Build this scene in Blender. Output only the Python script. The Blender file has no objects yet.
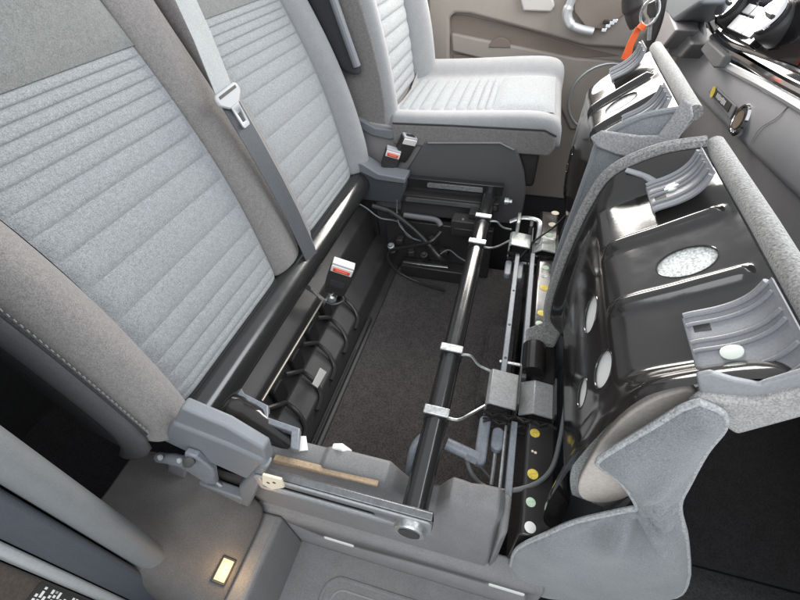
import bpy, bmesh, math, random
from mathutils import Vector, Matrix
random.seed(7)
scene = bpy.context.scene
R = math.radians

# ------------------------------------------------------------------ camera
# vehicle axes: x = forwards, y = from the open passenger door towards the driver, z = up (metres)
F = 420.0
VY = Vector((162, -411, F)).normalized()
VX = -Vector((-1850, -300, F)); VX = (VX - VX.dot(VY) * VY).normalized()
VZ = VX.cross(VY)
CAM = Vector((0, 0, 0.98))
cam_data = bpy.data.cameras.new('camera'); cam = bpy.data.objects.new('camera', cam_data)
scene.collection.objects.link(cam); scene.camera = cam
right = Vector((VX[0], VY[0], VZ[0])); down = Vector((VX[1], VY[1], VZ[1])); fwd = Vector((VX[2], VY[2], VZ[2]))
m = Matrix((right, -down, -fwd)).transposed().to_4x4(); m.translation = CAM
cam.matrix_world = m
cam_data.sensor_width = 36.0; cam_data.lens = 36.0 * F / 800.0
cam_data.clip_start = 0.02; cam_data.clip_end = 60

def at(u, v, **k):
    """point where the photograph's pixel (u, v) meets the plane x=, y= or z="""
    d = Vector((u - 400, v - 300, F)); r = Vector((d.dot(VX), d.dot(VY), d.dot(VZ)))
    (a, val), = k.items(); i = 'xyz'.index(a)
    return CAM + r * ((val - CAM[i]) / r[i])

# ------------------------------------------------------------------ light
world = bpy.data.worlds.new('World'); scene.world = world; world.use_nodes = True
bg = world.node_tree.nodes['Background']
bg.inputs['Color'].default_value = (0.91, 0.95, 1.0, 1); bg.inputs['Strength'].default_value = 0.98

def area(name, loc, target, sx, sy, power, col):
    L = bpy.data.lights.new(name, 'AREA'); L.shape = 'RECTANGLE'; L.size = sx; L.size_y = sy
    L.energy = power; L.color = col
    o = bpy.data.objects.new(name, L); scene.collection.objects.link(o)
    o.location = loc; o.rotation_euler = (Vector(target) - Vector(loc)).to_track_quat('-Z', 'Y').to_euler()
    return o
area('windscreen_light', (1.15, 0.95, 1.62), (-0.2, 0.9, 0.3), 1.7, 0.8, 30, (0.93, 0.97, 1.0))
area('driver_window_light', (0.0, 2.05, 1.13), (0.0, 0.0, 0.95), 1.2, 0.56, 42, (1.0, 0.95, 0.88))
area('open_door_light', (-0.05, -0.95, 1.75), (0.0, 0.8, 0.3), 1.6, 0.9, 20, (0.95, 0.98, 1.0))

vs = scene.view_settings
vs.view_transform = 'Standard'; vs.look = 'None'; vs.exposure = 0.0; vs.gamma = 1.0

# ------------------------------------------------------------------ materials
MATS = {}
def rgb(r, g, b):
    f = lambda c: (c / 255 / 12.92) if c / 255 <= 0.04045 else ((c / 255 + 0.055) / 1.055) ** 2.4
    return (f(r), f(g), f(b), 1)

def mat(name, col, rough=0.5, metal=0.0, vary=0.0, scale=40.0, bump=0.0, bump_scale=300.0, coat=0.0,
        weave=0.0, sheen=0.0, stretch=None, spec=0.5, rough_vary=0.0):
    if name in MATS: return MATS[name]
    M = bpy.data.materials.new(name); M.use_nodes = True
    nt = M.node_tree; N = nt.nodes; L = nt.links
    b = N['Principled BSDF']
    b.inputs['Base Color'].default_value = col; b.inputs['Roughness'].default_value = rough
    b.inputs['Metallic'].default_value = metal; b.inputs['Specular IOR Level'].default_value = spec
    if coat: b.inputs['Coat Weight'].default_value = coat; b.inputs['Coat Roughness'].default_value = 0.05
    if sheen: b.inputs['Sheen Weight'].default_value = sheen; b.inputs['Sheen Roughness'].default_value = 0.5
    tc = N.new('ShaderNodeTexCoord')
    src = tc.outputs['Object']
    if stretch:
        mp = N.new('ShaderNodeMapping'); mp.inputs['Scale'].default_value = stretch
        L.new(src, mp.inputs['Vector']); src = mp.outputs['Vector']
    def noise(s, d=4.0, rg=0.55):
        n = N.new('ShaderNodeTexNoise'); n.inputs['Scale'].default_value = s
        n.inputs['Detail'].default_value = d; n.inputs['Roughness'].default_value = rg
        L.new(src, n.inputs['Vector']); return n.outputs['Fac']
    if vary:
        a = noise(scale)
        fine = noise(bump_scale * 0.8, 2.0)
        ad = N.new('ShaderNodeMath'); ad.operation = 'MULTIPLY_ADD'; L.new(a, ad.inputs[0]); ad.inputs[1].default_value = 0.35; L.new(fine, ad.inputs[2])
        mr = N.new('ShaderNodeMapRange'); mr.inputs[1].default_value = 0.475; mr.inputs[2].default_value = 0.875
        mr.inputs[3].default_value = 1 - vary; mr.inputs[4].default_value = 1 + vary
        L.new(ad.outputs[0], mr.inputs[0])
        mx = N.new('ShaderNodeVectorMath'); mx.operation = 'SCALE'; mx.inputs[0].default_value = col[:3]
        L.new(mr.outputs[0], mx.inputs['Scale']); L.new(mx.outputs[0], b.inputs['Base Color'])
    if rough_vary:
        rn = noise(14, 5, 0.65)
        rr = N.new('ShaderNodeMapRange'); rr.inputs[1].default_value = 0.35; rr.inputs[2].default_value = 0.7
        rr.inputs[3].default_value = max(0.02, rough - rough_vary); rr.inputs[4].default_value = rough + rough_vary
        L.new(rn, rr.inputs[0]); L.new(rr.outputs[0], b.inputs['Roughness'])
    if bump or weave:
        h = noise(bump_scale, 3.0)
        if weave:
            vo = N.new('ShaderNodeTexVoronoi'); vo.inputs['Scale'].default_value = bump_scale * 1.6
            L.new(src, vo.inputs['Vector'])
            ad2 = N.new('ShaderNodeMath'); ad2.operation = 'ADD'
            L.new(h, ad2.inputs[0]); L.new(vo.outputs['Distance'], ad2.inputs[1]); h = ad2.outputs[0]
        bp = N.new('ShaderNodeBump'); bp.inputs['Strength'].default_value = max(bump, weave)
        bp.inputs['Distance'].default_value = 0.0015
        L.new(h, bp.inputs['Height']); L.new(bp.outputs['Normal'], b.inputs['Normal'])
    MATS[name] = M
    return M

DRIVERFAB = mat('driver_fabric', (0.27, 0.272, 0.278, 1), 0.92, vary=0.14, scale=40, weave=0.4, bump_scale=800, sheen=0.3)
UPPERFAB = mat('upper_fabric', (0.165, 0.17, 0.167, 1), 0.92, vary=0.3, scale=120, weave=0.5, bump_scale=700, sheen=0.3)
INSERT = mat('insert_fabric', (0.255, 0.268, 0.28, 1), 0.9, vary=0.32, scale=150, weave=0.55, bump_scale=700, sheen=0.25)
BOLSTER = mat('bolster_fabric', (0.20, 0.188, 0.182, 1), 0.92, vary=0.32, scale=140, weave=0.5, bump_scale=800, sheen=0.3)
SIDEFAB = mat('side_fabric', (0.195, 0.209, 0.22, 1), 0.92, vary=0.3, scale=14, weave=0.4, bump_scale=900, sheen=0.3)
DARKFAB = mat('dark_fabric', (0.035, 0.036, 0.04, 1), 0.95, vary=0.2, scale=60, weave=0.5, bump_scale=600)
BINDING = mat('edge_binding', (0.36, 0.37, 0.375, 1), 0.97, vary=0.3, scale=260, bump=0.9, bump_scale=420)
FELT = mat('felt_edge', (0.20, 0.197, 0.192, 1), 0.97, vary=0.45, scale=260, bump=0.9, bump_scale=420, sheen=0.4)
THREAD = mat('thread', (0.24, 0.24, 0.24, 1), 0.8)
CARPET = mat('carpet', (0.06, 0.053, 0.051, 1), 0.98, vary=0.5, scale=45, bump=1.0, bump_scale=330, sheen=0.2)
BLACKCARPET = mat('black_carpet', (0.015, 0.0148, 0.017, 1), 0.98, vary=0.6, scale=45, bump=1.0, bump_scale=330)
GLOSS = mat('black_enamel', (0.022, 0.020, 0.019, 1), 0.14, bump=0.05, bump_scale=60, spec=0.6, rough_vary=0.06)
TUBEM = mat('black_tube_enamel', (0.02, 0.02, 0.02, 1), 0.18, bump=0.04, bump_scale=80, spec=0.7, rough_vary=0.06)
BLACKM = mat('black_satin_metal', (0.032, 0.03, 0.03, 1), 0.36, bump=0.1, bump_scale=200, rough_vary=0.1)
BLACKP = mat('black_plastic', (0.036, 0.034, 0.034, 1), 0.45, bump=0.3, bump_scale=900, vary=0.2)
GREYP = mat('grey_plastic', (0.2, 0.198, 0.2, 1), 0.5, bump=0.5, bump_scale=800, vary=0.2, scale=25)
BLUEP = mat('blue_grey_plastic', (0.17, 0.182, 0.198, 1), 0.42, bump=0.3, bump_scale=1000, vary=0.08)
WARMP = mat('warm_grey_plastic', (0.085, 0.078, 0.074, 1), 0.5, bump=0.5, bump_scale=800, vary=0.25)
PILLARP = mat('pillar_plastic', (0.17, 0.178, 0.182, 1), 0.5, bump=0.4, bump_scale=900, vary=0.1)
RUBBER = mat('seal_rubber', (0.05, 0.058, 0.07, 1), 0.6, bump=0.4, bump_scale=700, vary=0.15)
CLIPP = mat('clip_plastic', (0.25, 0.255, 0.27, 1), 0.4, bump=0.12, bump_scale=500, vary=0.08)
DASHP = mat('dash_plastic', (0.36, 0.355, 0.37, 1), 0.5, bump=0.35, bump_scale=1000, vary=0.08)
DASHD = mat('dash_dark_plastic', (0.27, 0.258, 0.265, 1), 0.5, bump=0.35, bump_scale=1000, vary=0.1)
DOORP = mat('door_plastic', (0.36, 0.32, 0.28, 1), 0.6, bump=0.3, bump_scale=900, vary=0.06)  # warm beige here and in the recess is lens flare put into colour
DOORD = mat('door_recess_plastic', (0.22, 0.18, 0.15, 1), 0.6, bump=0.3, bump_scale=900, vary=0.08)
STEEL = mat('galvanised_steel', (0.48, 0.49, 0.49, 1), 0.36, metal=0.75, vary=0.2, scale=50, bump=0.15, bump_scale=250, rough_vary=0.1)
CHROME = mat('chrome', (0.8, 0.8, 0.82, 1), 0.08, metal=1.0)
SILVER = mat('silver_paint', (0.62, 0.63, 0.64, 1), 0.35, metal=0.5)
PIANO = mat('piano_black', (0.008, 0.008, 0.01, 1), 0.05, spec=0.7)
BARM = mat('blue_grey_paint', (0.20, 0.22, 0.25, 1), 0.4, vary=0.12, bump=0.08, bump_scale=200)
BELTL = mat('belt_webbing', (0.25, 0.265, 0.27, 1), 0.6, vary=0.15, scale=30, bump=0.5, bump_scale=900, stretch=(1, 1, 0.2), sheen=0.3)
BELTD = mat('belt_webbing_dark', (0.055, 0.062, 0.072, 1), 0.55, vary=0.2, scale=30, bump=0.5, bump_scale=900, stretch=(1, 1, 0.2), sheen=0.2)
TONGUE = mat('latch_plastic', (0.42, 0.43, 0.44, 1), 0.35)
WHITE = mat('white_paper', (0.78, 0.78, 0.76, 1), 0.6)
CREAM = mat('cream_paper', (0.72, 0.64, 0.5, 1), 0.6)
FOAM = mat('pale_foam', (0.66, 0.68, 0.66, 1), 0.95, vary=0.4, scale=240, bump=0.8, bump_scale=400)
TAN = mat('tan_lamplight', (0.44, 0.33, 0.22, 1), 0.8, vary=0.15)  # warm lamp light put into the colour
BEIGE = mat('beige_reflection', (0.5, 0.46, 0.42, 1), 0.6, vary=0.1)  # reflection in the glossy pan, put into a flat beige
YELLOW = mat('yellow_primer', (0.72, 0.55, 0.08, 1), 0.5, vary=0.2, scale=200)
MINT = mat('mint_primer', (0.5, 0.66, 0.5, 1), 0.5, vary=0.15)
RED = mat('red_button', (0.75, 0.07, 0.035, 1), 0.35)
ORANGE = mat('orange_fabric', (0.85, 0.14, 0.035, 1), 0.6, vary=0.1)
SCREENP = mat('panel_buttons', (0.3, 0.31, 0.33, 1), 0.25)
INK = mat('ink', (0.03, 0.03, 0.03, 1), 0.6)
CABLE = mat('cable_sheath', (0.12, 0.125, 0.13, 1), 0.45, bump=0.3, bump_scale=400)
CABLED = mat('black_cable', (0.02, 0.02, 0.02, 1), 0.35)
SOCKETM = mat('socket_lining', (0.3, 0.24, 0.18, 1), 0.35, metal=0.6)
def emit(name, col, s):
    M = bpy.data.materials.new(name); M.use_nodes = True
    b = M.node_tree.nodes['Principled BSDF']; b.inputs['Base Color'].default_value = col
    b.inputs['Emission Color'].default_value = col; b.inputs['Emission Strength'].default_value = s
    return M
LAMPM = emit('lamp_lens', (1.0, 0.68, 0.33, 1), 1.1); LAMPM.node_tree.nodes['Principled BSDF'].inputs['Base Color'].default_value = (0.25, 0.2, 0.12, 1)

# ------------------------------------------------------------------ mesh helpers
COL = scene.collection
class MB:
    def __init__(self): self.v = []; self.f = []
    def add(self, vs, fs):
        n = len(self.v); self.v += [Vector(p) for p in vs]; self.f += [tuple(i + n for i in f) for f in fs]; return self
    def box(self, c, s, rot=None):
        c = Vector(c); h = [k / 2 for k in s]; q = []
        for dx in (-1, 1):
            for dy in (-1, 1):
                for dz in (-1, 1):
                    p = Vector((dx * h[0], dy * h[1], dz * h[2]))
                    if rot is not None: p = rot @ p
                    q.append(c + p)
        return self.add(q, [(0, 1, 3, 2), (4, 6, 7, 5), (0, 4, 5, 1), (2, 3, 7, 6), (0, 2, 6, 4), (1, 5, 7, 3)])
    def bx(self, x0, x1, y0, y1, z0, z1):
        return self.box(((x0 + x1) / 2, (y0 + y1) / 2, (z0 + z1) / 2), (abs(x1 - x0), abs(y1 - y0), abs(z1 - z0)))
    def prism(self, poly, axis, a, b):
        """polygon in the two other axes (in x, y, z order), extruded along axis from a to b"""
        def p3(p, k):
            l = list(p); l.insert('xyz'.index(axis), k); return l
        n = len(poly)
        vs = [p3(p, a) for p in poly] + [p3(p, b) for p in poly]
        fs = [tuple(range(n - 1, -1, -1)), tuple(range(n, 2 * n))] + [(i, (i + 1) % n, n + (i + 1) % n, n + i) for i in range(n)]
        return self.add(vs, fs)
    def slab(self, pts, nrm):
        """3-D polygon thickened along nrm"""
        n = len(pts); nrm = Vector(nrm)
        vs = [Vector(p) for p in pts] + [Vector(p) + nrm for p in pts]
        fs = [tuple(range(n - 1, -1, -1)), tuple(range(n, 2 * n))] + [(i, (i + 1) % n, n + (i + 1) % n, n + i) for i in range(n)]
        return self.add(vs, fs)
    def tube(self, pts, r, n=12, closed=False, flat=1.0):
        pts = [Vector(p) for p in pts]; m_ = len(pts)
        rs = r if isinstance(r, (list, tuple)) else [r] * m_
        up = None; rings = []
        for i, p in enumerate(pts):
            t = (pts[(i + 1) % m_] - pts[i - 1]) if closed else (pts[min(i + 1, m_ - 1)] - pts[max(i - 1, 0)])
            t.normalize()
            if up is None:
                up = Vector((0, 0, 1)) if abs(t.z) < 0.9 else Vector((1, 0, 0))
            up = (up - up.dot(t) * t).normalized(); w = t.cross(up)
            rings.append([p + rs[i] * (math.cos(2 * math.pi * k / n) * w + flat * math.sin(2 * math.pi * k / n) * up) for k in range(n)])
        vs = [q for g in rings for q in g]; fs = []
        for i in range(m_ if closed else m_ - 1):
            j = (i + 1) % m_
            for k in range(n):
                fs.append((i * n + k, i * n + (k + 1) % n, j * n + (k + 1) % n, j * n + k))
        if not closed:
            fs += [tuple(range(n - 1, -1, -1)), tuple((m_ - 1) * n + k for k in range(n))]
        return self.add(vs, fs)
    def lathe(self, c, axis, prof, n=28):
        """prof: list of (radius, distance along axis)"""
        axis = Vector(axis).normalized(); a = axis.orthogonal().normalized(); b = axis.cross(a); c = Vector(c)
        vs = []; fs = []
        for r, h in prof:
            vs += [c + axis * h + r * (math.cos(2 * math.pi * k / n) * a + math.sin(2 * math.pi * k / n) * b) for k in range(n)]
        for i in range(len(prof) - 1):
            for k in range(n):
                fs.append((i * n + k, i * n + (k + 1) % n, (i + 1) * n + (k + 1) % n, (i + 1) * n + k))
        fs += [tuple(range(n - 1, -1, -1)), tuple((len(prof) - 1) * n + k for k in range(n))]
        return self.add(vs, fs)
    def loft(self, rings, caps=True, closed=True):
        n = len(rings[0]); vs = [Vector(p) for g in rings for p in g]; fs = []
        for i in range(len(rings) - 1):
            for k in range(n if closed else n - 1):
                fs.append((i * n + k, i * n + (k + 1) % n, (i + 1) * n + (k + 1) % n, (i + 1) * n + k))
        if caps and closed:
            fs += [tuple(range(n - 1, -1, -1)), tuple((len(rings) - 1) * n + k for k in range(n))]
        return self.add(vs, fs)
    def build(self, name, material, parent=None, bevel=0.0, seg=2, sub=0, solid=0.0, sharp=35, label=None):
        c = Vector((0, 0, 0))
        if self.v:
            lo = [min(p[i] for p in self.v) for i in range(3)]; hi = [max(p[i] for p in self.v) for i in range(3)]
            c = Vector([(lo[i] + hi[i]) / 2 for i in range(3)])
        me = bpy.data.meshes.new(name); me.from_pydata([p - c for p in self.v], [], self.f); me.update()
        bm = bmesh.new(); bm.from_mesh(me); bmesh.ops.recalc_face_normals(bm, faces=bm.faces); bm.to_mesh(me); bm.free()
        for p in me.polygons: p.use_smooth = True
        me.set_sharp_from_angle(angle=R(sharp if not sub else 180))
        me.materials.append(material)
        o = bpy.data.objects.new(name, me); COL.objects.link(o)
        place(o, c, parent)
        if solid:
            md = o.modifiers.new('thickness', 'SOLIDIFY'); md.thickness = solid; md.offset = -1
        if sub:
            md = o.modifiers.new('smooth', 'SUBSURF'); md.levels = sub; md.render_levels = sub
        if bevel:
            md = o.modifiers.new('bevel', 'BEVEL'); md.width = bevel; md.segments = seg; md.limit_method = 'ANGLE'; md.angle_limit = R(30)
            md.harden_normals = False
        if label: o['label'] = label
        return o
ORG = {}
def place(o, c, parent):
    ORG[o.name] = Vector(c)
    if parent is not None:
        o.parent = parent; o.location = Vector(c) - ORG[parent.name]
    else:
        o.location = c
def thing(name, loc, label, cat, group=None):
    o = bpy.data.objects.new(name, None); COL.objects.link(o); o.empty_display_size = 0.05
    ORG[o.name] = Vector(loc); o.location = loc
    return tag(o, label, cat, group)
def tag(o, label, cat, group=None):
    o['label'] = label; o['category'] = cat
    if group: o['group'] = group
    return o
def structure(o): o['kind'] = 'structure'; return o
def rounded(x0, x1, y0, y1, r, n=5):
    pts = []
    for cx, cy, a0 in ((x1 - r, y1 - r, 0), (x0 + r, y1 - r, 90), (x0 + r, y0 + r, 180), (x1 - r, y0 + r, 270)):
        for k in range(n + 1):
            a = R(a0 + 90 * k / n); pts.append((cx + r * math.cos(a), cy + r * math.sin(a)))
    return pts
def spline(pts, n=8):
    pts = [Vector(p) for p in pts]; out = []
    for i in range(len(pts) - 1):
        p0 = pts[max(i - 1, 0)]; p1 = pts[i]; p2 = pts[i + 1]; p3 = pts[min(i + 2, len(pts) - 1)]
        for k in range(n):
            t = k / n
            out.append(0.5 * ((2 * p1) + (-p0 + p2) * t + (2 * p0 - 5 * p1 + 4 * p2 - p3) * t * t + (-p0 + 3 * p1 - 3 * p2 + p3) * t ** 3))
    out.append(pts[-1]); return out
def interp(tab, s):
    if s <= tab[0][0]: return tab[0][1:]
    for a, b in zip(tab, tab[1:]):
        if s <= b[0]:
            t = (s - a[0]) / (b[0] - a[0]); return tuple(p + (q - p) * t for p, q in zip(a[1:], b[1:]))
    return tab[-1][1:]
def text(name, body, size, origin, xdir, ydir, material, parent, extrude=0.0002):
    cu = bpy.data.curves.new(name, 'FONT'); cu.body = body; cu.size = size; cu.extrude = extrude
    cu.align_x = 'CENTER'; cu.align_y = 'CENTER'
    tmp = bpy.data.objects.new(name, cu); COL.objects.link(tmp)
    dg = bpy.context.evaluated_depsgraph_get(); me = bpy.data.meshes.new_from_object(tmp.evaluated_get(dg))
    bpy.data.objects.remove(tmp); bpy.data.curves.remove(cu)
    xd = Vector(xdir).normalized(); yd = Vector(ydir); yd = (yd - yd.dot(xd) * xd).normalized(); zd = xd.cross(yd)
    M4 = Matrix((xd, yd, zd)).transposed().to_4x4(); me.transform(M4); me.materials.clear(); me.materials.append(material)
    o = bpy.data.objects.new(name, me); COL.objects.link(o); place(o, Vector(origin), parent); return o
def cut(o, cutters):
    """subtract closed MBs (world coordinates) from mesh object o"""
    tmp = []
    for c in cutters:
        k = c.build('cutter', BLACKM); tmp.append(k)
        md = o.modifiers.new('cut', 'BOOLEAN'); md.operation = 'DIFFERENCE'; md.object = k; md.solver = 'EXACT'
    bpy.context.view_layer.update()
    dg = bpy.context.evaluated_depsgraph_get(); me = bpy.data.meshes.new_from_object(o.evaluated_get(dg))
    o.modifiers.clear(); o.data = me
    for k in tmp: d = k.data; bpy.data.objects.remove(k); bpy.data.meshes.remove(d)
    return o
from mathutils.geometry import delaunay_2d_cdt
def smooth(a, b, x):
    t = max(0.0, min(1.0, (x - a) / (b - a))); return t * t * (3 - 2 * t)
def seg_dist(p, a, b):
    ab = b - a; t = max(0, min(1, (p - a).dot(ab) / max(ab.length_squared, 1e-12))); return (p - a - ab * t).length
def pillow(poly, y, bulge, soft=0.02, step=0.007, extra=None, back=0.0):
    """soft sheet over a polygon in x, z; bulge along y towards the viewer when negative"""
    P2 = [Vector(p) for p in poly]; n = len(P2)
    ring = []
    for i in range(n):
        a, b = P2[i], P2[(i + 1) % n]; k = max(1, int((b - a).length / step))
        ring += [a + (b - a) * j / k for j in range(k)]
    pts = list(ring); m_ = len(ring)
    x0 = min(p.x for p in P2); x1 = max(p.x for p in P2); z0 = min(p.y for p in P2); z1 = max(p.y for p in P2)
    gx = x0
    while gx < x1:
        gz = z0
        while gz < z1:
            pts.append(Vector((gx + random.uniform(-.001, .001), gz + random.uniform(-.001, .001)))); gz += step
        gx += step
    vs, es, fs, _, _, _ = delaunay_2d_cdt(pts, [(i, (i + 1) % m_) for i in range(m_)], [list(range(m_))], 1, 1e-5)
    out = []
    for p in vs:
        d = min(seg_dist(p, P2[i], P2[(i + 1) % n]) for i in range(n))
        h = bulge * (1 - math.exp(-d / soft))
        if extra: h += extra(p.x, p.y) * smooth(0, 0.02, d)
        out.append((p.x, y + h, p.y))
    return MB().add(out, [tuple(f) for f in fs])

# ================================================================== THE SETTING
mb = MB(); mb.bx(-1.25, 1.5, 0.425, 1.95, -0.2, -0.1); mb.bx(-1.25, -0.40, -0.3, 0.4248, -0.2, -0.1); mb.bx(-0.3998, 0.1295, 0.24, 0.4248, -0.2, -0.1)
structure(mb.build('floor', BLACKCARPET))
mb = MB(); mb.bx(0.13, 1.5, -0.3, 0.4245, -0.16, -0.125)
structure(mb.build('floor_mat', mat('floor_mat_rubber', (0.03, 0.032, 0.035, 1), 0.8, vary=0.4, scale=120, bump=1.0, bump_scale=260), None, bevel=0.006))
mb = MB(); mb.bx(-0.46, 0.085, 0.30, 1.21, -0.095, 0.0)
for z0, e in ((0.0, 0.0), (0.03, 0.004), (0.05, 0.014)): mb.prism(rounded(-0.012 + e, 0.082 - e, 0.60 + e, 0.90 - e, 0.03), 'z', z0 - 0.02, z0 + 0.012)
structure(mb.build('carpet', CARPET))
mb = MB(); mb.bx(-1.27, -1.25, -0.3, 1.95, -0.12, 1.3)
structure(mb.build('bulkhead', DARKFAB))
mb = MB(); mb.bx(0.955, 0.985, -0.3, 1.95, -0.13, 0.9)
structure(mb.build('firewall', BLACKCARPET))
mb = MB(); mb.bx(-1.249, -0.60, 0.0, 0.06, -0.099, 1.3)
structure(mb.build('side_wall', BLACKP))

# ------------------------------------------------------------------ door step with tray
st = thing('door_step', (-0.1, 0.1, -0.05), 'grey moulded plastic door step with a recessed tray below the seat plinth', 'door step')
# rim behind tray, back wall, end wall, floor
mb = MB(); mb.prism([(0.222, -0.06), (0.222, 0.098), (0.226, 0.106), (0.236, 0.112), (0.262, 0.118), (0.262, -0.06)], 'x', -0.40, 0.16)
ledge = mb.build('ledge', GREYP, st, bevel=0.004)
for (a, b) in (((-0.265, 0.046), (-0.193, 0.053)), ((0.063, 0.064), (0.135, 0.072))):
    c = MB(); c.prism(rounded(a[0], b[0], a[1] - 0.004, b[1] + 0.004, 0.006), 'y', 0.2, 0.229)
    cut(ledge, [c])
for (a, b) in (((-0.265, 0.046), (-0.193, 0.053)), ((0.063, 0.064), (0.135, 0.072))):
    c = MB(); c.prism(rounded(a[0] + 0.006, b[0] - 0.002, a[1] - 0.002, b[1] + 0.003, 0.004), 'y', 0.2205, 0.2285)
    c.build('slot_lining', WHITE, st, bevel=0.001)
mb = MB(); mb.bx(-0.345, 0.30, -0.2, 0.2215, -0.06, -0.03)
mb.build('tray_floor', GREYP, st)
# raised loops on the tray floor
def loop_ridge(x0, x1, y0, y1, r, rad, z):
    pts = [(p[0], p[1], z) for p in rounded(x0, x1, y0, y1, r, 6)]
    return MB().tube(pts, rad, 8, closed=True, flat=0.55)
loop_ridge(-0.245, 0.26, -0.1, 0.178, 0.035, 0.0045, -0.030).build('tray_ridge', GREYP, st)
loop_ridge(-0.225, 0.24, -0.08, 0.16, 0.025, 0.002, -0.030).build('tray_groove', DASHD, st)
loop_ridge(-0.2, 0.22, -0.06, 0.135, 0.02, 0.0045, -0.030).build('tray_ridge', GREYP, st)
mb = MB(); mb.prism([(-0.40, -0.06), (-0.40, 0.100), (-0.345, 0.106), (-0.338, 0.1), (-0.325, -0.0295), (-0.325, -0.06)], 'y', -0.2, 0.2215)
mb.build('tray_end_wall', GREYP, st, bevel=0.004)

# ------------------------------------------------------------------ side trim at the pillar foot, with courtesy lamp
mb = MB()
g = [[(-0.62, 0.24, 0.24), (-0.52, 0.24, 0.20), (-0.44, 0.24, 0.16), (-0.40, 0.236, 0.13), (-0.372, 0.226, 0.109)],
     [(-0.62, 0.19, 0.24), (-0.52, 0.19, 0.195), (-0.45, 0.185, 0.155), (-0.405, 0.18, 0.125), (-0.372, 0.17, 0.108)],
     [(-0.60, 0.14, 0.26), (-0.52, 0.135, 0.20), (-0.455, 0.13, 0.15), (-0.41, 0.13, 0.12), (-0.372, 0.12, 0.107)],
     [(-0.57, 0.10, 0.30), (-0.51, 0.10, 0.23), (-0.46, 0.10, 0.15), (-0.41, 0.09, 0.115), (-0.372, 0.08, 0.106)],
     [(-0.56, 0.066, 0.29), (-0.51, 0.066, 0.215), (-0.46, 0.062, 0.142), (-0.41, 0.055, 0.112), (-0.372, 0.03, 0.105)],
     [(-0.56, 0.05, 0.18), (-0.51, 0.048, 0.10), (-0.46, 0.03, 0.05), (-0.41, 0.01, 0.04), (-0.372, -0.02, 0.09)],
     [(-0.56, 0.045, -0.10), (-0.51, 0.04, -0.1), (-0.46, 0.02, -0.1), (-0.41, -0.02, -0.1), (-0.372, -0.08, -0.1)]]
mb.loft(g, closed=False)
foot = thing('sill_trim', (-0.45, 0.1, 0.1), 'dark warm grey moulded trim at the foot of the door pillar', 'sill trim')
mb.build('trim_panel', WARMP, foot, sub=2, solid=0.006)
lamp = thing('courtesy_lamp', (-0.393, 0.105, 0.12), 'small lit warm white courtesy lamp set in the sill trim', 'lamp')
c0 = Vector((-0.3935, 0.108, 0.1215)); rot = Matrix.Rotation(R(24), 3, 'Y')
MB().box(c0, (0.026, 0.042, 0.006), rot).build('lamp_rim', BLACKP, lamp, bevel=0.0015)
MB().box(c0 + rot @ Vector((0, 0, 0.0035)), (0.02, 0.034, 0.004), rot).build('lamp_lens', LAMPM, lamp, bevel=0.001)
pl = bpy.data.lights.new('courtesy_lamp_light', 'POINT'); pl.energy = 0.12; pl.color = (1.0, 0.62, 0.28); pl.shadow_soft_size = 0.012
po = bpy.data.objects.new('courtesy_lamp_light', pl); COL.objects.link(po); po.location = c0 + rot @ Vector((0.004, 0, 0.025))

# ------------------------------------------------------------------ door pillar (vertical)
pil = thing('door_pillar', (-0.53, 0.05, 0.0), 'grey door pillar trim with dark rubber seal and pale flange beside the seat', 'door pillar')
def column(name, sec, material, z0=-0.15, z1=1.05, bevel=0.004, lean=0.0):
    n = len(sec); rings = []
    for z in (z0, (z0 + z1) / 2, z1): rings.append([(x - lean * z, y, z) for x, y in sec])
    return MB().loft(rings).build(name, material, pil, bevel=bevel, seg=3)
column('inner_trim', [(-0.72, 0.122), (-0.56, 0.113), (-0.50, 0.108), (-0.482, 0.101), (-0.475, 0.092), (-0.477, 0.081), (-0.486, 0.071), (-0.5, 0.066), (-0.56, 0.07), (-0.72, 0.09)], PILLARP, bevel=0.006)
column('seal', [(-0.503, 0.064), (-0.498, 0.058), (-0.512, 0.040), (-0.532, 0.027), (-0.58, 0.027), (-0.58, 0.066)], RUBBER, bevel=0.005)
column('flange', [(-0.535, 0.0255), (-0.534, 0.020), (-0.539, 0.0125), (-0.551, 0.0105), (-0.6, 0.010), (-0.6, 0.0255)], mat('flange_paint', (0.33, 0.345, 0.35, 1), 0.3, vary=0.06), bevel=0.005)
column('jamb', [(-0.556, 0.009), (-0.556, -0.12), (-0.62, -0.14), (-0.62, 0.009)], mat('jamb_paint', (0.075, 0.062, 0.054, 1), 0.4, vary=0.2), bevel=0.003)
# type label on the jamb
lab = thing('sticker', (-0.5545, -0.03, 0.2), 'black printed data sticker with rows of white characters on the door pillar', 'sticker')
MB().prism(rounded(-0.075, 0.006, 0.12, 0.305, 0.006), 'x', -0.5555, -0.5549).build('backing', INK, lab)
k = 0
for z in [0.298 - 0.0085 * i for i in range(20)]:
    y = 0.003
    while y > -0.068:
        w = random.choice([0.003, 0.005, 0.008, 0.0035]); 
        if random.random() < 0.75 and k < 190:
            MB().bx(-0.5549, -0.5545, y - w, y, z - 0.005, z).build('printed_mark', WHITE if random.random() < 0.8 else SILVER, lab); k += 1
        y -= w + 0.002

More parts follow.
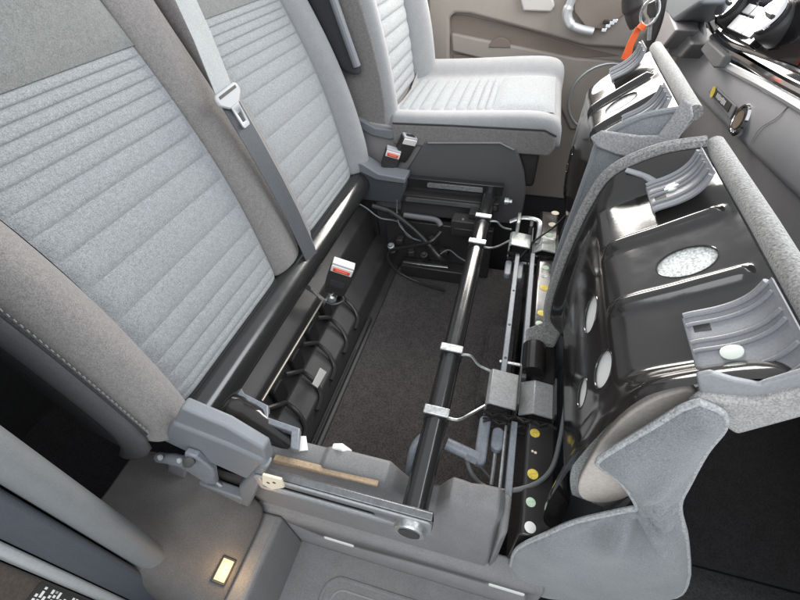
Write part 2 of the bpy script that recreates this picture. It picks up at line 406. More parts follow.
# ================================================================== SEAT PLINTH
plinth = thing('seat_plinth', (-0.17, 0.27, 0.11), 'grey plastic seat plinth wall under the bench rail with notched top edge', 'seat plinth')
mb = MB()
rings = []
tops = [(-0.425, 0.276), (-0.335, 0.276), (-0.25, 0.276), (-0.24, 0.286), (-0.13, 0.286), (-0.115, 0.262), (-0.098, 0.24), (-0.07, 0.23),
        (-0.042, 0.24), (-0.03, 0.268), (-0.02, 0.286), (-0.004, 0.284), (0.010, 0.280), (0.03, 0.287), (0.055, 0.288), (0.066, 0.27)]
for x, zt in tops:
    e = 0.012 if x > 0.06 else 0.0
    y0 = 0.236 + e; 
    rings.append([(x, y0, 0.11), (x, y0 + 0.004, 0.15), (x, 0.262 + e * .5, zt - 0.02), (x, 0.270 + e * .5, zt - 0.004), (x, 0.278, zt), (x, 0.303, zt + 0.001), (x, 0.308, zt - 0.006), (x, 0.308, 0.0), (x, 0.30, -0.09), (x, y0 + 0.02, -0.09)])
mb.loft(rings); mb.build('plinth_wall', GREYP, plinth, bevel=0.003, sharp=50)
mb = MB(); mb.prism([(0.062, 0.236), (0.075, 0.25), (0.078, 0.31), (0.062, 0.31)], 'z', 0.09, 0.262); mb.build('plinth_corner', GREYP, plinth, bevel=0.006, seg=3)
mb = MB(); mb.prism([(-0.335, 0.262), (-0.335, 0.2735), (-0.14, 0.281), (-0.14, 0.277)], 'y', 0.260, 0.2725); mb.build('lamplit_strip', TAN, plinth, bevel=0.002)  # added strip, its tan paints warm light on the inner wall
# pale stop lug on wall and white tags
mb = MB(); mb.slab([at(329, 456, y=0.30), at(331, 449, y=0.30), at(340, 449, y=0.30), at(350, 456, y=0.30), at(350, 460, y=0.30)], (0, 0.012, 0)); mb.build('stop_lug', WHITE, plinth, bevel=0.002)

# rear inner wall of the plinth: black plastic with ribs and slots
rw = thing('slotted_liner', (-0.44, 0.75, 0.0), 'black ribbed plastic liner along the foot of the seat back', 'liner')
sec = [(-0.52, 0.24), (-0.47, 0.20), (-0.455, 0.10), (-0.40, 0.06), (-0.385, 0.012), (-0.36, 0.003), (-0.36, -0.05), (-0.52, -0.05)]
MB().prism(sec, 'y', 0.31, 1.20).build('liner_body', BLACKP, rw, bevel=0.004)
for i in range(5):
    y = 0.40 + i * 0.095
    pts = spline([(-0.452, y, 0.175), (-0.44, y + 0.03, 0.15), (-0.445, y + 0.055, 0.115), (-0.415, y + 0.05, 0.085), (-0.395, y + 0.03, 0.06), (-0.392, y - 0.005, 0.05)], 6)
    MB().tube(pts, 0.006, 8).build('wavy_rib', BLACKM, rw)
for i in range(6):
    y = 0.36 + i * 0.095
    MB().prism(rounded(y - 0.02, y + 0.025, 0.115, 0.185, 0.012), 'x', -0.475, -0.449).build('liner_pocket', mat('pocket_black', (0.006, 0.006, 0.006, 1), 0.7), rw, bevel=0.003)
MB().bx(-0.383, -0.37, 0.31, 0.86, 0.002, 0.022).build('edge_strip', BLACKP, rw, bevel=0.003)
MB().tube([(-0.374, 0.42, 0.024), (-0.374, 0.72, 0.024)], 0.0025, 6).build('trim_wire', BLACKM, rw)
q = [at(312, 384, x=-0.385), at(317, 388, x=-0.385), at(326, 372, x=-0.385), at(320, 368, x=-0.385)]
stk = MB().slab(q, (0.002, 0, 0.001)).build('label_tag', WHITE); tag(stk, 'small white paper tag stuck on the black ribbed liner', 'tag')

# ================================================================== BENCH FRAME
fr = thing('bench_seat', (-0.25, 0.7, 0.0), 'grey double passenger bench seat with its black tubular steel frame laid bare', 'bench seat')
def tubeY(name, x, z, r, y0, y1, material=TUBEM, n=64):
    return MB().tube([(x, y0, z), (x, y1, z)], r, n).build(name, material, fr)
tubeY('rear_tube', -0.486, 0.318, 0.039, 0.25, 1.20)
tubeY('front_tube', -0.069, 0.302, 0.0205, 0.215, 1.19)
# near side rail: C channel with slotted face
mb = MB(); mb.prism([(0.2135, 0.286), (0.229, 0.286), (0.229, 0.326), (0.225, 0.331), (0.2135, 0.331), (0.2135, 0.327), (0.223, 0.327), (0.226, 0.323), (0.226, 0.29), (0.2135, 0.29)], 'x', -0.328, -0.038)
rail = mb.build('side_rail', mat('rail_dark', (0.16, 0.165, 0.17, 1), 0.3, metal=0.55, vary=0.15, bump=0.1, bump_scale=200), fr, bevel=0.0022, seg=3)
mb = MB(); mb.prism(rounded(-0.328, -0.038, 0.278, 0.3295, 0.008), 'y', 0.2095, 0.2132)
face = mb.build('rail_face', mat('rail_grey', (0.3, 0.31, 0.32, 1), 0.38, metal=0.25, vary=0.1, bump=0.1, bump_scale=200), fr, bevel=0.0012)
cut(face, [MB().prism(rounded(-0.305, -0.125, 0.296, 0.314, 0.007), 'y', 0.19, 0.225)])
MB().prism(rounded(-0.30, -0.13, 0.3, 0.309, 0.004), 'y', 0.214, 0.219).build('slide_bar', mat('slide_bar_grey', (0.42, 0.45, 0.44, 1), 0.35, metal=0.3), fr)
MB().lathe((-0.069, 0.198, 0.303), (0, 1, 0), [(0.0225, 0.0), (0.0245, 0.003), (0.0245, 0.02)], 32).build('tube_collar', STEEL, fr)
MB().lathe((-0.069, 0.1965, 0.303), (0, 1, 0), [(0.0165, 0.0), (0.0165, 0.002)], 32).build('tube_bore', BLACKM, fr)
MB().slab([at(262, 475, y=0.2), at(281, 480, y=0.2), at(284, 488, y=0.2), at(272, 490, y=0.2), at(262, 484, y=0.2)], (0, 0.004, 0)).build('rail_tab', CREAM, fr, bevel=0.001)
for u in (268, 274): MB().lathe(at(u, 483, y=0.1995), (0, 1, 0), [(0.0028, 0), (0.0028, 0.002)], 10).build('rail_tab_mark', INK, fr)
# far side rails
MB().bx(-0.35, -0.035, 1.165, 1.20, 0.262, 0.290).build('side_rail', BLACKM, fr, bevel=0.002)
MB().bx(-0.35, -0.03, 1.190, 1.215, 0.305, 0.336).build('side_rail', TUBEM, fr, bevel=0.002)
MB().prism(rounded(-0.265, -0.09, 0.312, 0.326, 0.004), 'y', 1.186, 1.1905).build('slide_bar', STEEL, fr)
MB().prism(rounded(-0.33, -0.04, 0.270, 0.282, 0.004), 'y', 1.159, 1.1655).build('slide_bar', mat('slide_dark', (0.2, 0.2, 0.2, 1), 0.25, metal=0.6), fr)
MB().lathe((-0.02, 1.17, 0.30), (1, 0, 0), [(0.012, 0), (0.012, 0.012), (0.008, 0.013), (0.008, 0.022)], 16).build('bolt', STEEL, fr)
# clamps on the front tube
def clamp(y, w=0.018):
    MB().tube([(-0.069, y - w / 2, 0.302), (-0.069, y + w / 2, 0.302)], 0.0225, 28).build('clamp_band', BLACKM, fr)
    MB().box((-0.069, y, 0.3255), (0.046, w, 0.006), Matrix.Rotation(R(2), 3, 'Y')).build('clamp_plate', STEEL, fr, bevel=0.002)
for y in (0.395, 0.542, 0.912, 1.036): clamp(y)
# spring wires from clamps to hinge brackets
for (y, y2) in ((0.542, 0.535), (0.395, 0.452), (0.912, 0.99), (1.036, 1.045)):
    MB().tube(spline([(-0.05, y, 0.31), (-0.03, y + 0.002, 0.309), (-0.012, (y + y2) / 2, 0.292), (0.012, y2, 0.285)], 6), 0.0028, 8).build('spring_wire', STEEL, fr)
# hinge brackets (bent plates) on the front
def hinge(y0, y1, material, dz=0.0):
    x0, x1 = 0.012, 0.072
    MB().prism([(x0, 0.232), (x0, 0.272), (x0 + 0.006, 0.278), (x1, 0.272), (x1, 0.268), (x0 + 0.008, 0.274), (x0 + 0.004, 0.27), (x0 + 0.004, 0.232)], 'y', y0, y1).build('hinge_plate', material, fr, bevel=0.001)
    MB().bx(x1 - 0.003, x1 + 0.001, y0 - 0.002, y1 + 0.004, 0.215, 0.296).build('hinge_web', BLACKP, fr, bevel=0.001)
    MB().prism([(x1 + 0.004, 0.256), (x1 + 0.03, 0.272), (x1 + 0.066, 0.266), (x1 + 0.066, 0.262), (x1 + 0.03, 0.267), (x1 + 0.006, 0.252)], 'y', y0 + 0.002, y1 - 0.004).build('hinge_leaf', material, fr, bevel=0.001)
    MB().bx(x1 + 0.066, x1 + 0.070, y0, y1, 0.22, 0.285).build('hinge_web', BLACKP, fr, bevel=0.001)
    # chevron lattice at the lower edge
    for j in range(2):
        for i in range(9):
            xa = x0 + 0.002 + i * 0.0148; s = 1 if (i + j) % 2 else -1
            MB().box((xa + 0.008, y0 - 0.006 - j * 0.009, 0.252 - j * 0.012), (0.018, 0.003, 0.006), Matrix.Rotation(R(28 * s), 3, 'Z')).build('lattice_strut', BLACKM, fr)
    for j in range(3):
        MB().bx(x0, x1 + 0.07, y0 - 0.0035 - j * 0.009, y0 - 0.0015 - j * 0.009, 0.243 - j * 0.012, 0.254 - j * 0.012).build('lattice_rail', BLACKM, fr)
hinge(0.465, 0.548, mat('hinge_grey', (0.3, 0.305, 0.31, 1), 0.45, metal=0.3, vary=0.15, scale=80))
hinge(0.985, 1.048, mat('hinge_pale', (0.5, 0.52, 0.5, 1), 0.4, metal=0.3, vary=0.2, scale=120))
# long flat bars between hinges
MB().bx(0.034, 0.046, 0.56, 0.975, 0.235, 0.256).build('flat_bar', BARM, fr, bevel=0.0015)
MB().bx(0.074, 0.086, 0.555, 0.985, 0.235, 0.258).build('flat_bar', BARM, fr, bevel=0.0015)
for y in (0.60, 0.70, 0.82): MB().lathe((0.0405, y, 0.2555), (0, 0, 1), [(0.003, 0), (0.003, 0.0012)], 10).build('bar_hole', INK, fr)
MB().tube([(0.03, 0.60, 0.24), (0.09, 0.60, 0.24)], 0.004, 10).build('cross_pin', STEEL, fr)
MB().bx(0.066, 0.078, 0.29, 0.455, 0.228, 0.25).build('flat_bar', BARM, fr, bevel=0.0015)
MB().tube([(0.058, 0.30, 0.235), (0.058, 0.45, 0.235)], 0.003, 8).build('rod', STEEL, fr)
# far bracket loop
MB().tube(spline([(0.005, 1.10, 0.275), (0.04, 1.105, 0.29), (0.082, 1.10, 0.29), (0.09, 1.07, 0.285), (0.088, 1.02, 0.265)], 6), 0.008, 8, flat=0.5).build('lever_loop', STEEL, fr)
MB().bx(0.024, 0.034, 1.045, 1.10, 0.262, 0.31).build('lug', STEEL, fr, bevel=0.002)
MB().bx(0.06, 0.07, 1.05, 1.085, 0.262, 0.30).build('lug', BLACKM, fr, bevel=0.002)
# catch levers
def lever(x, y0, y1, w, material=BARM):
    pts = rounded(x - w / 2, x + w / 2, y0, y1, w * 0.48, 6)
    MB().prism(pts, 'z', 0.222, 0.238).build('catch_lever', material, fr, bevel=0.003)
lever(0.018, 0.36, 0.462, 0.022); lever(0.045, 0.395, 0.443, 0.022)
lever(0.02, 0.90, 0.965, 0.018); lever(0.05, 0.89, 0.965, 0.02)
MB().tube([(0.045, 0.34, 0.21), (0.045, 0.43, 0.225)], 0.004, 8).build('catch_pin', STEEL, fr)
# tube end fitting beside the front tube
MB().tube([(-0.045, 0.372, 0.262), (-0.006, 0.366, 0.256)], 0.011, 16).build('sleeve', BARM, fr)
MB().tube([(-0.006, 0.366, 0.256), (0.014, 0.362, 0.253)], 0.0125, 6).build('sleeve_nut', BARM, fr)
MB().tube(spline([(-0.105, 0.325, 0.19), (-0.103, 0.36, 0.235), (-0.085, 0.385, 0.25), (-0.062, 0.385, 0.245)], 6), 0.0085, 12).build('hook_arm', BARM, fr)
# front rail with holes showing primer
MB().prism([(0.092, 0.10), (0.092, 0.244), (0.098, 0.25), (0.145, 0.25), (0.15, 0.24), (0.15, 0.10)], 'y', 0.258, 1.22).build('front_rail', GLOSS, fr, bevel=0.003)
def spot(x, y, r, material, z=0.275):
    MB().lathe((x, y, z), (0, 0, 1), [(r, -0.001), (r, 0.0006), (r * 0.9, 0.0009)], 20).build('primer_spot', material, fr)
for x, y, r, M_ in ((0.106, 0.424, 0.0085, YELLOW), (0.106, 0.347, 0.0088, YELLOW), (0.105, 0.300, 0.0075, MINT), (0.106, 0.262, 0.0085, WHITE), (0.1035, 0.388, 0.0022, CREAM), (0.1085, 0.3865, 0.0024, CREAM),
                    (0.133, 1.175, 0.011, CREAM), (0.126, 1.11, 0.011, CREAM), (0.118, 1.055, 0.0105, MINT), (0.112, 0.905, 0.009, MINT), (0.110, 0.872, 0.009, FOAM), (0.112, 0.825, 0.011, YELLOW), (0.108, 0.735, 0.0095, YELLOW), (0.104, 0.70, 0.0085, MINT)):
    spot(x * 1.035, y * 1.035, r * 1.05, M_, 0.25)
# hinge cylinder behind the rail
MB().tube([(0.098, 0.64, 0.262), (0.098, 0.565, 0.262)], 0.024, 24).build('hinge_tube', GLOSS, fr)
# legs of the frame
MB().prism([(-0.50, 0.0), (-0.45, 0.0), (-0.455, 0.30), (-0.51, 0.30)], 'y', 0.292, 0.305).build('frame_leg', BLACKM, fr, bevel=0.003)
MB().prism([(-0.09, 0.0), (-0.05, 0.0), (-0.05, 0.29), (-0.09, 0.29)], 'y', 1.19, 1.205).build('frame_leg', BLACKM, fr, bevel=0.003)
MB().prism([(-0.50, 0.0), (-0.44, 0.0), (-0.455, 0.30), (-0.51, 0.30)], 'y', 1.195, 1.21).build('frame_leg', BLACKM, fr, bevel=0.003)
# bracket at the near end of the rear tube
mb = MB()
mb.slab([at(231, 392, z=0.30), at(239, 384, z=0.30), at(244, 393, z=0.30), at(268, 405, z=0.30), at(268, 417, z=0.30), at(300, 428, z=0.30), at(298, 450, z=0.30), at(290, 448, z=0.30), at(291, 432, z=0.30), at(255, 420, z=0.30)], (0, 0, -0.014))
mb.build('end_bracket', BARM, fr, bevel=0.002)
MB().tube(spline([at(228, 408, z=0.29), at(250, 418, z=0.285), at(272, 432, z=0.275), at(292, 446, z=0.26)], 6), [0.03] * 4 + [0.027] * 5 + [0.024] * 5 + [0.022] * 5, 20).build('elbow_tube', GLOSS, fr)
MB().box(at(226, 388, z=0.32), (0.014, 0.03, 0.02)).build('weld_lug', STEEL, fr, bevel=0.004)
MB().slab([at(297, 436, z=0.28), at(306, 436, z=0.28), at(308, 450, z=0.28), at(298, 451, z=0.28)], (0, 0, -0.003)).build('white_clip', WHITE, fr)
# pull rod
MB().tube([at(323, 300, z=0.24), at(262, 401, z=0.24)], 0.003, 10).build('pull_rod', mat('rod_steel', (0.36, 0.33, 0.29, 1), 0.45, metal=0.8), fr)

# ================================================================== BACKRESTS
WID = [.03, .032, .04, .052, .058, .048, .038, .031, .025, .021, .018, .016, .015, .014]
ZS = [0.350]
for w in [0.016, 0.018] + WID: ZS.append(ZS[-1] + w)
def back_x(z):                                  # insert surface of the bench backrests
    t = (z - 0.384) / 0.5
    return -0.50 - 0.325 * (z - 0.384) + 0.016 * math.sin(math.pi * min(max(t, 0), 1)) - 9.0 * max(0.0, 0.384 - z) ** 2
def strip(zf0, zf1, y0f, y1f, xf, puff, mtl, parent, ny=22, nz=8, name='insert_panel'):
    rows = []
    for j in range(nz + 1):
        v = j / nz; z = zf0 + (zf1 - zf0) * v; ya, yb = y0f(z), y1f(z); row = []
        hz = (1 - abs(2 * v - 1) ** 3.2)
        for i in range(ny + 1):
            u = i / ny; u2 = 0.5 - 0.5 * math.cos(math.pi * u); u2 = 0.5 * u + 0.5 * u2
            hy = min(1.0, (1 - abs(2 * u2 - 1) ** 14))
            row.append((xf(z) + puff * (hz ** 0.75) * hy - 0.004, ya + (yb - ya) * u2, z))
        rows.append(row)
    return MB().loft(rows, closed=False).build(name, mtl, parent, sharp=80)
def bolster(name, ylo, yhi, inner, zs, xf, prof, mtl, parent, depth=0.12, label=None):
    """ylo/yhi: functions of z; prof: list of (fraction across from inner to outer edge, forward offset); inner edge first"""
    rings = []
    for z, sc in zs:
        a, b = (ylo(z), yhi(z)) if inner == 'lo' else (yhi(z), ylo(z))
        ring = [(xf(z) - depth, a, z), (xf(z) - 0.03, a, z)]
        for fr_, of in prof: ring.append((xf(z) + of * sc, a + (b - a) * fr_, z))
        ring += [(xf(z) - 0.03, b + (b - a) * 0.01, z), (xf(z) - depth, b - (b - a) * 0.06, z)]
        rings.append(ring)
    o = MB().loft(rings).build(name, mtl, parent, sub=2)
    if label: o['label'] = label
    return o
zlev = [(0.352, 0.5), (0.362, 0.75), (0.39, 0.92), (0.45, 1.0), (0.52, 1.0), (0.60, 1.0), (0.70, 0.95), (0.80, 0.8), (0.90, 0.6), (1.0, 0.5), (1.06, 0.4)]
PROF = [(0.0, -0.004), (0.06, 0.012), (0.22, 0.04), (0.5, 0.056), (0.8, 0.046), (0.97, 0.018)]

def core(y0, y1):
    return MB().loft([[(back_x(z) - 0.006, y0, z), (back_x(z) - 0.006, y1, z), (back_x(z) - 0.12, y1, z), (back_x(z) - 0.12, y0, z)] for z in (0.36, 0.5, 0.65, 0.8, 1.06)]).build('backrest', DARKFAB, fr)
b1 = core(0.28, 0.645)
lo1 = lambda z: 0.290 + 0.006 * math.sin((z - .38) * 7) - 0.02 * smooth(0.6, 1.0, z)
hi1 = lambda z: 0.632 + 0.014 * math.sin((z - .38) * 6.5) + 0.01 * smooth(0.6, 1.0, z)
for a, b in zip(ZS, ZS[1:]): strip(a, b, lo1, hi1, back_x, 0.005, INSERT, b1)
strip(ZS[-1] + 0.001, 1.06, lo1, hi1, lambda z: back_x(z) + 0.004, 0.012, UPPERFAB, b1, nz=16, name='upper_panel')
bolster('side_bolster', lambda z: 0.205 - 0.01 * smooth(.6, 1, z), lo1, 'hi', zlev, back_x, PROF, BOLSTER, b1)
bolster('side_bolster', hi1, lambda z: 0.742, 'lo', [(z, s * 0.55) for z, s in zlev], back_x, PROF, BOLSTER, b1)
# stitched seam and dark side panel of the outer bolster
seam = [(back_x(z) + 0.02, 0.2015 - 0.01 * smooth(.6, 1, z), z) for z in [0.40 + 0.03 * i for i in range(21)]]
MB().tube(seam, 0.0022, 6).build('seam_piping', DARKFAB, b1)
for i in range(70):
    z = 0.41 + i * 0.0085
    MB().box((back_x(z) + 0.0275, 0.2035 - 0.01 * smooth(.6, 1, z), z), (0.0014, 0.0012, 0.0048)).build('stitch', THREAD, b1)
MB().loft([[(back_x(z) + 0.012, 0.199 - 0.01 * smooth(.6, 1, z), z), (back_x(z) - 0.012, 0.190 - 0.01 * smooth(.6, 1, z), z), (back_x(z) - 0.05, 0.188 - 0.01 * smooth(.6, 1, z), z), (back_x(z) - 0.05, 0.21, z), (back_x(z) + 0.01, 0.21, z)] for z in (0.27, 0.34, 0.42, 0.5, 0.6, 0.7, 0.8, 0.95)]).build('side_band', mat('band_fabric', (0.09, 0.092, 0.098, 1), 0.8, vary=0.15, bump=0.4, bump_scale=700), b1, sub=1)
MB().loft([[(back_x(z) - 0.05, 0.192, z), (back_x(z) - 0.14, 0.205, z), (back_x(z) - 0.14, 0.26, z), (back_x(z) - 0.05, 0.26, z)] for z in (0.34, 0.5, 0.7, 0.95)]).build('side_panel', DARKFAB, b1)

b2 = core(0.80, 1.16)
lo2 = lambda z: 0.812 - 0.008 * math.sin((z - .38) * 6)
hi2 = lambda z: 1.135 + 0.02 * math.sin((z - .38) * 6)
for a, b in zip(ZS, ZS[1:]): strip(a, b, lo2, hi2, back_x, 0.005, INSERT, b2)
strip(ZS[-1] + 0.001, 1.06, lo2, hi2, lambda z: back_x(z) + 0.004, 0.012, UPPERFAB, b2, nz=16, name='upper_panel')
bolster('side_bolster', lambda z: 0.752, lo2, 'hi', [(z, s * 0.5) for z, s in zlev], back_x, PROF, BOLSTER, b2)
bolster('side_bolster', hi2, lambda z: 1.225 + 0.01 * math.sin((z - .38) * 5), 'lo', zlev, back_x, PROF, DRIVERFAB, b2)

# ------------------------------------------------------------------ seat belt of the middle seat
belt = thing('seat_belt', (-0.47, 0.79, 0.27), 'grey webbing seat belt with pale latch plate hanging between the backrests', 'seat belt')
def ribbon(name, pts, w, mtl, th=0.0016):
    rings = []
    for i, (p, wd) in enumerate(pts):
        p = Vector(p); wv = Vector(wd).normalized() * w / 2
        q = Vector(pts[min(i + 1, len(pts) - 1)][0]) - Vector(pts[max(i - 1, 0)][0]); nn = q.cross(wv).normalized() * th / 2
        rings.append([p - wv - nn, p + wv - nn, p + wv + nn, p - wv + nn])
    return MB().loft(rings).build(name, mtl, belt)
wy = (0.12, 1, 0)
T = at(226, 96, x=-0.535)                       # where the webbing runs through the plate
top = at(172, -30, x=-0.615)
ribbon('upper_webbing', [(top, wy), (top.lerp(T, 0.5) + Vector((0.004, 0, 0)), wy), (T, wy)], 0.046, BELTL)
end = at(318, 272, x=-0.452)
low = [T.lerp(end, t) + Vector((0.012 * math.sin(math.pi * t), 0, 0)) for t in (0, .2, .4, .6, .8, 1)]
ribbon('lower_webbing', [(p, wy) for p in low], 0.046, BELTD)
ribbon('return_webbing', [(p + Vector((-0.006, 0.0105, 0)), wy) for p in low], 0.046, BELTL)
# latch plate: body with slot, tongue with window
dn = (low[1] - T).normalized(); sd = Vector((0.12, 1, 0)); sd = (sd - sd.dot(dn) * dn).normalized(); fw = sd.cross(dn).normalized()
if fw.x < 0: fw = -fw
def pq(a, b, c=0.006): return T + sd * a + dn * b + fw * c
def plate(name, outline, th, c, mtl, bev=0.0015):
    return MB().slab([pq(a, b, c) for a, b in outline], fw * th).build(name, mtl, belt, bevel=bev)
plate('latch_body', [(-0.034, -0.004), (-0.03, -0.012), (0.03, -0.012), (0.034, -0.004), (0.033, 0.006), (0.014, 0.02), (-0.014, 0.02), (-0.033, 0.006)], 0.007, 0.002, TONGUE, 0.003)
plate('latch_slot', [(-0.025, -0.008), (0.025, -0.008), (0.025, -0.003), (-0.025, -0.003)], 0.001, 0.0088, BLACKP, 0)
ton = plate('latch_tongue', [(-0.0115, 0.018), (0.0115, 0.018), (0.0105, 0.056), (0.008, 0.06), (-0.008, 0.06), (-0.0105, 0.056)], 0.003, 0.006, TONGUE, 0.0008)
cut(ton, [MB().slab([pq(a, b, 0.0) for a, b in ((-0.0055, 0.032), (0.0055, 0.032), (0.0055, 0.05), (-0.0055, 0.05))], fw * 0.03)])

# ------------------------------------------------------------------ buckles
def buckle(base, up, face, name_label, h=0.085, w=0.05, d=0.028, red=True, name='seat_belt_buckle'):
    up = Vector(up).normalized(); face = Vector(face); face = (face - face.dot(up) * up).normalized(); sdv = up.cross(face)
    rt = Matrix((sdv, face, up)).transposed()
    B = thing(name, base, name_label, 'buckle', 'seat belt buckles')
    base = Vector(base)
    prof = [(0.40, 0.0), (0.46, 0.15), (0.5, 0.5), (0.5, 1.0)]
    rings = []
    for k_, t in prof:
        rings.append([base + sdv * (w * k_ * sx) + face * (d * k_ * sy) + up * (h * t) for sx, sy in ((-1, -1), (1, -1), (1, 1), (-1, 1))])
    MB().loft(rings).build('buckle_body', BLACKP, B, bevel=0.004, seg=3)
    cap = base + up * (h + 0.003)
    MB().box(cap, (w * 0.92, d * 0.9, 0.007), rt).build('buckle_cap', TONGUE, B, bevel=0.002)
    MB().box(base + up * (h - 0.008) + face * (d * 0.5), (w * 0.9, 0.004, 0.020), rt).build('cap_front', mat('buckle_cap_pale', (0.75, 0.7, 0.68, 1), 0.4), B, bevel=0.002)
    if not red:
        MB().box(cap + up * 0.0035, (w * 0.6, d * 0.45, 0.002), rt).build('latch_slot', INK, B)
        return B, rt, base, up, face, sdv
    MB().box(base + up * (h - 0.009) + face * (d * 0.5 + 0.0018), (w * 0.70, 0.004, 0.011), rt).build('press_button', RED, B, bevel=0.002)
    MB().box(base + up * (h - 0.009) + face * (d * 0.5 + 0.0032), (w * 0.5, 0.002, 0.005), rt).build('button_ridge', mat('red_pale', (0.85, 0.22, 0.14, 1), 0.35), B, bevel=0.001)
    MB().box(base + up * (h * 0.42) + face * (d * 0.5), (w * 0.6, 0.003, 0.022), rt).build('body_recess', DARKFAB, B, bevel=0.001)
    for t in (0.25, 0.36): MB().box(base + up * (h * t) + face * (d * 0.5 + 0.001), (w * 0.66, 0.002, 0.0025), rt).build('grip_rib', BLACKM, B)
    return B, rt, base, up, face, sdv
bk, rt, bb, up_, fc_, sd_ = buckle(at(334, 292, y=0.72), at(347, 255, y=0.735) - at(334, 292, y=0.72), (0.4, -0.72, 0.62), 'black seat belt buckle with red button near the belt end', h=0.095, w=0.06, d=0.03)
MB().tube([bb + up_ * 0.01, bb - up_ * 0.03 + Vector((-0.02, 0, -0.01)), Vector((-0.465, 0.70, 0.27))], [0.014, 0.012, 0.012], 12, flat=0.4).build('buckle_stalk', STEEL, bk)
MB().lathe(bb - up_ * 0.018, fc_, [(0.013, -0.01), (0.013, 0.012), (0.008, 0.016)], 8).build('anchor_bolt', STEEL, bk)
MB().tube(spline([bb + sd_ * 0.02, bb + sd_ * 0.03 - up_ * 0.02, bb - up_ * 0.035 + fc_ * 0.01, bb - sd_ * 0.06 - up_ * 0.02, bb - sd_ * 0.09 - up_ * 0.01], 8), 0.0022, 8).build('sensor_wire', CABLE, bk)
bk2, rt, bb, up_, fc_, sd_ = buckle(at(386, 174, y=1.215), at(396, 143, y=1.215) - at(386, 174, y=1.215), (0.35, -0.8, 0.3), 'black seat belt buckle with thin red button beside the driver seat', h=0.088)
MB().tube([bb + up_ * 0.02, bb - up_ * 0.04], 0.012, 10, flat=0.4).build('buckle_stalk', BLACKM, bk2)
bk3, rt, bb, up_, fc_, sd_ = buckle(at(399, 160, y=1.238), at(414, 128, y=1.238) - at(399, 160, y=1.238), (0.55, -0.35, 0.6), 'black seat belt buckle turned away against the driver seat base', h=0.085, red=False)
MB().tube([bb + up_ * 0.02, bb - up_ * 0.04], 0.012, 10, flat=0.4).build('buckle_stalk', BLACKM, bk3)

# ------------------------------------------------------------------ recliner covers
def pz(L, y): return [at(u, v, y=y) for u, v in L]
mb = MB()
outl = [(171, 423), (225, 444), (263, 461), (268, 468), (262, 479), (247, 480), (198, 458), (160, 440)]
mb.slab(pz(outl, 0.217), (0, 0.018, 0)); sh = mb.build('recliner_cover', BLUEP, fr, bevel=0.007, seg=3)
mb = MB(); pts = pz([(180, 408), (225, 427), (264, 450), (268, 464), (262, 464), (222, 446), (172, 424)], 0.222)
mb.slab(pts, (0, 0.02, 0)); mb.build('shell_lip', BLUEP, sh, bevel=0.004, seg=3)
mb = MB(); mb.slab(pz([(258, 466), (268, 468), (249, 508), (241, 511), (238, 488)], 0.2135), (0, 0.02, 0)); mb.build('front_post', BLUEP, sh, bevel=0.006, seg=3)
mb = MB(); mb.slab(pz([(180, 478), (243, 500), (241, 511), (176, 490)], 0.2125), (0, 0.02, 0)); mb.build('lower_bar', BLUEP, sh, bevel=0.004, seg=3)
mb = MB(); mb.slab(pz([(168, 462), (186, 470), (184, 488), (166, 478)], 0.2125), (0, 0.02, 0)); mb.build('rear_post', BLUEP, sh, bevel=0.004, seg=3)
mb = MB(); mb.slab(pz([(180, 462), (250, 482), (240, 505), (178, 484)], 0.236), (0, 0.006, 0)); mb.build('cavity_back', BLACKP, sh)
mech = at(222, 487, y=0.234)
MB().lathe(mech, (0, -1, 0.15), [(0.017, 0), (0.017, 0.008), (0.011, 0.009), (0.011, 0.014)], 20).build('recliner_hub', STEEL, sh)
MB().tube([at(213, 480, y=0.224), at(238, 497, y=0.224)], 0.004, 8).build('recliner_link', STEEL, sh)
A = at(157, 457, y=0.203); B_ = at(187, 462, y=0.203); C_ = at(218, 486, y=0.222)
lv = MB().tube(spline([A, A.lerp(B_, .5) + Vector((0, 0, .002)), B_], 5), [0.006] + [0.0085] * 4 + [0.0095] * 6, 14).build('recline_lever', BLUEP, fr)
MB().slab([at(184, 453, y=0.205), at(196, 457, y=0.205), at(213, 470, y=0.212), at(216, 485, y=0.212), at(206, 484, y=0.21), at(184, 470, y=0.205)], (0, 0.012, 0)).build('lever_plate', BARM, lv, bevel=0.003)
MB().lathe(at(190, 461, y=0.203), (0.3, -0.6, 0.6), [(0.009, 0), (0.009, 0.006), (0.006, 0.007)], 16).build('lever_socket', BLACKP, lv)
MB().lathe(at(161, 457, y=0.198), (0, -0.8, 0.6), [(0.0045, 0), (0.0045, 0.003)], 14).build('lever_rivet', SILVER, lv)
MB().lathe(at(180, 460, y=0.197), (0, -0.8, 0.6), [(0.004, 0), (0.004, 0.003)], 14).build('lever_rivet', SILVER, lv)
mb = MB(); mb.slab(pz([(353, 163), (375, 175), (404, 180), (405, 188), (400, 204), (362, 200), (350, 190)], 1.155), (0, 0.05, 0)); sh2 = mb.build('recliner_cover', mat('dark_blue_plastic', (0.06, 0.065, 0.075, 1), 0.5, vary=0.1, bump=0.3, bump_scale=900), fr, bevel=0.004, seg=3)
mb = MB(); mb.slab(pz([(353, 162), (362, 164), (378, 174), (405, 179), (405, 184), (376, 180), (352, 168)], 1.150), (0, 0.062, 0)); mb.build('shell_lip', BLUEP, sh2, bevel=0.003, seg=3)

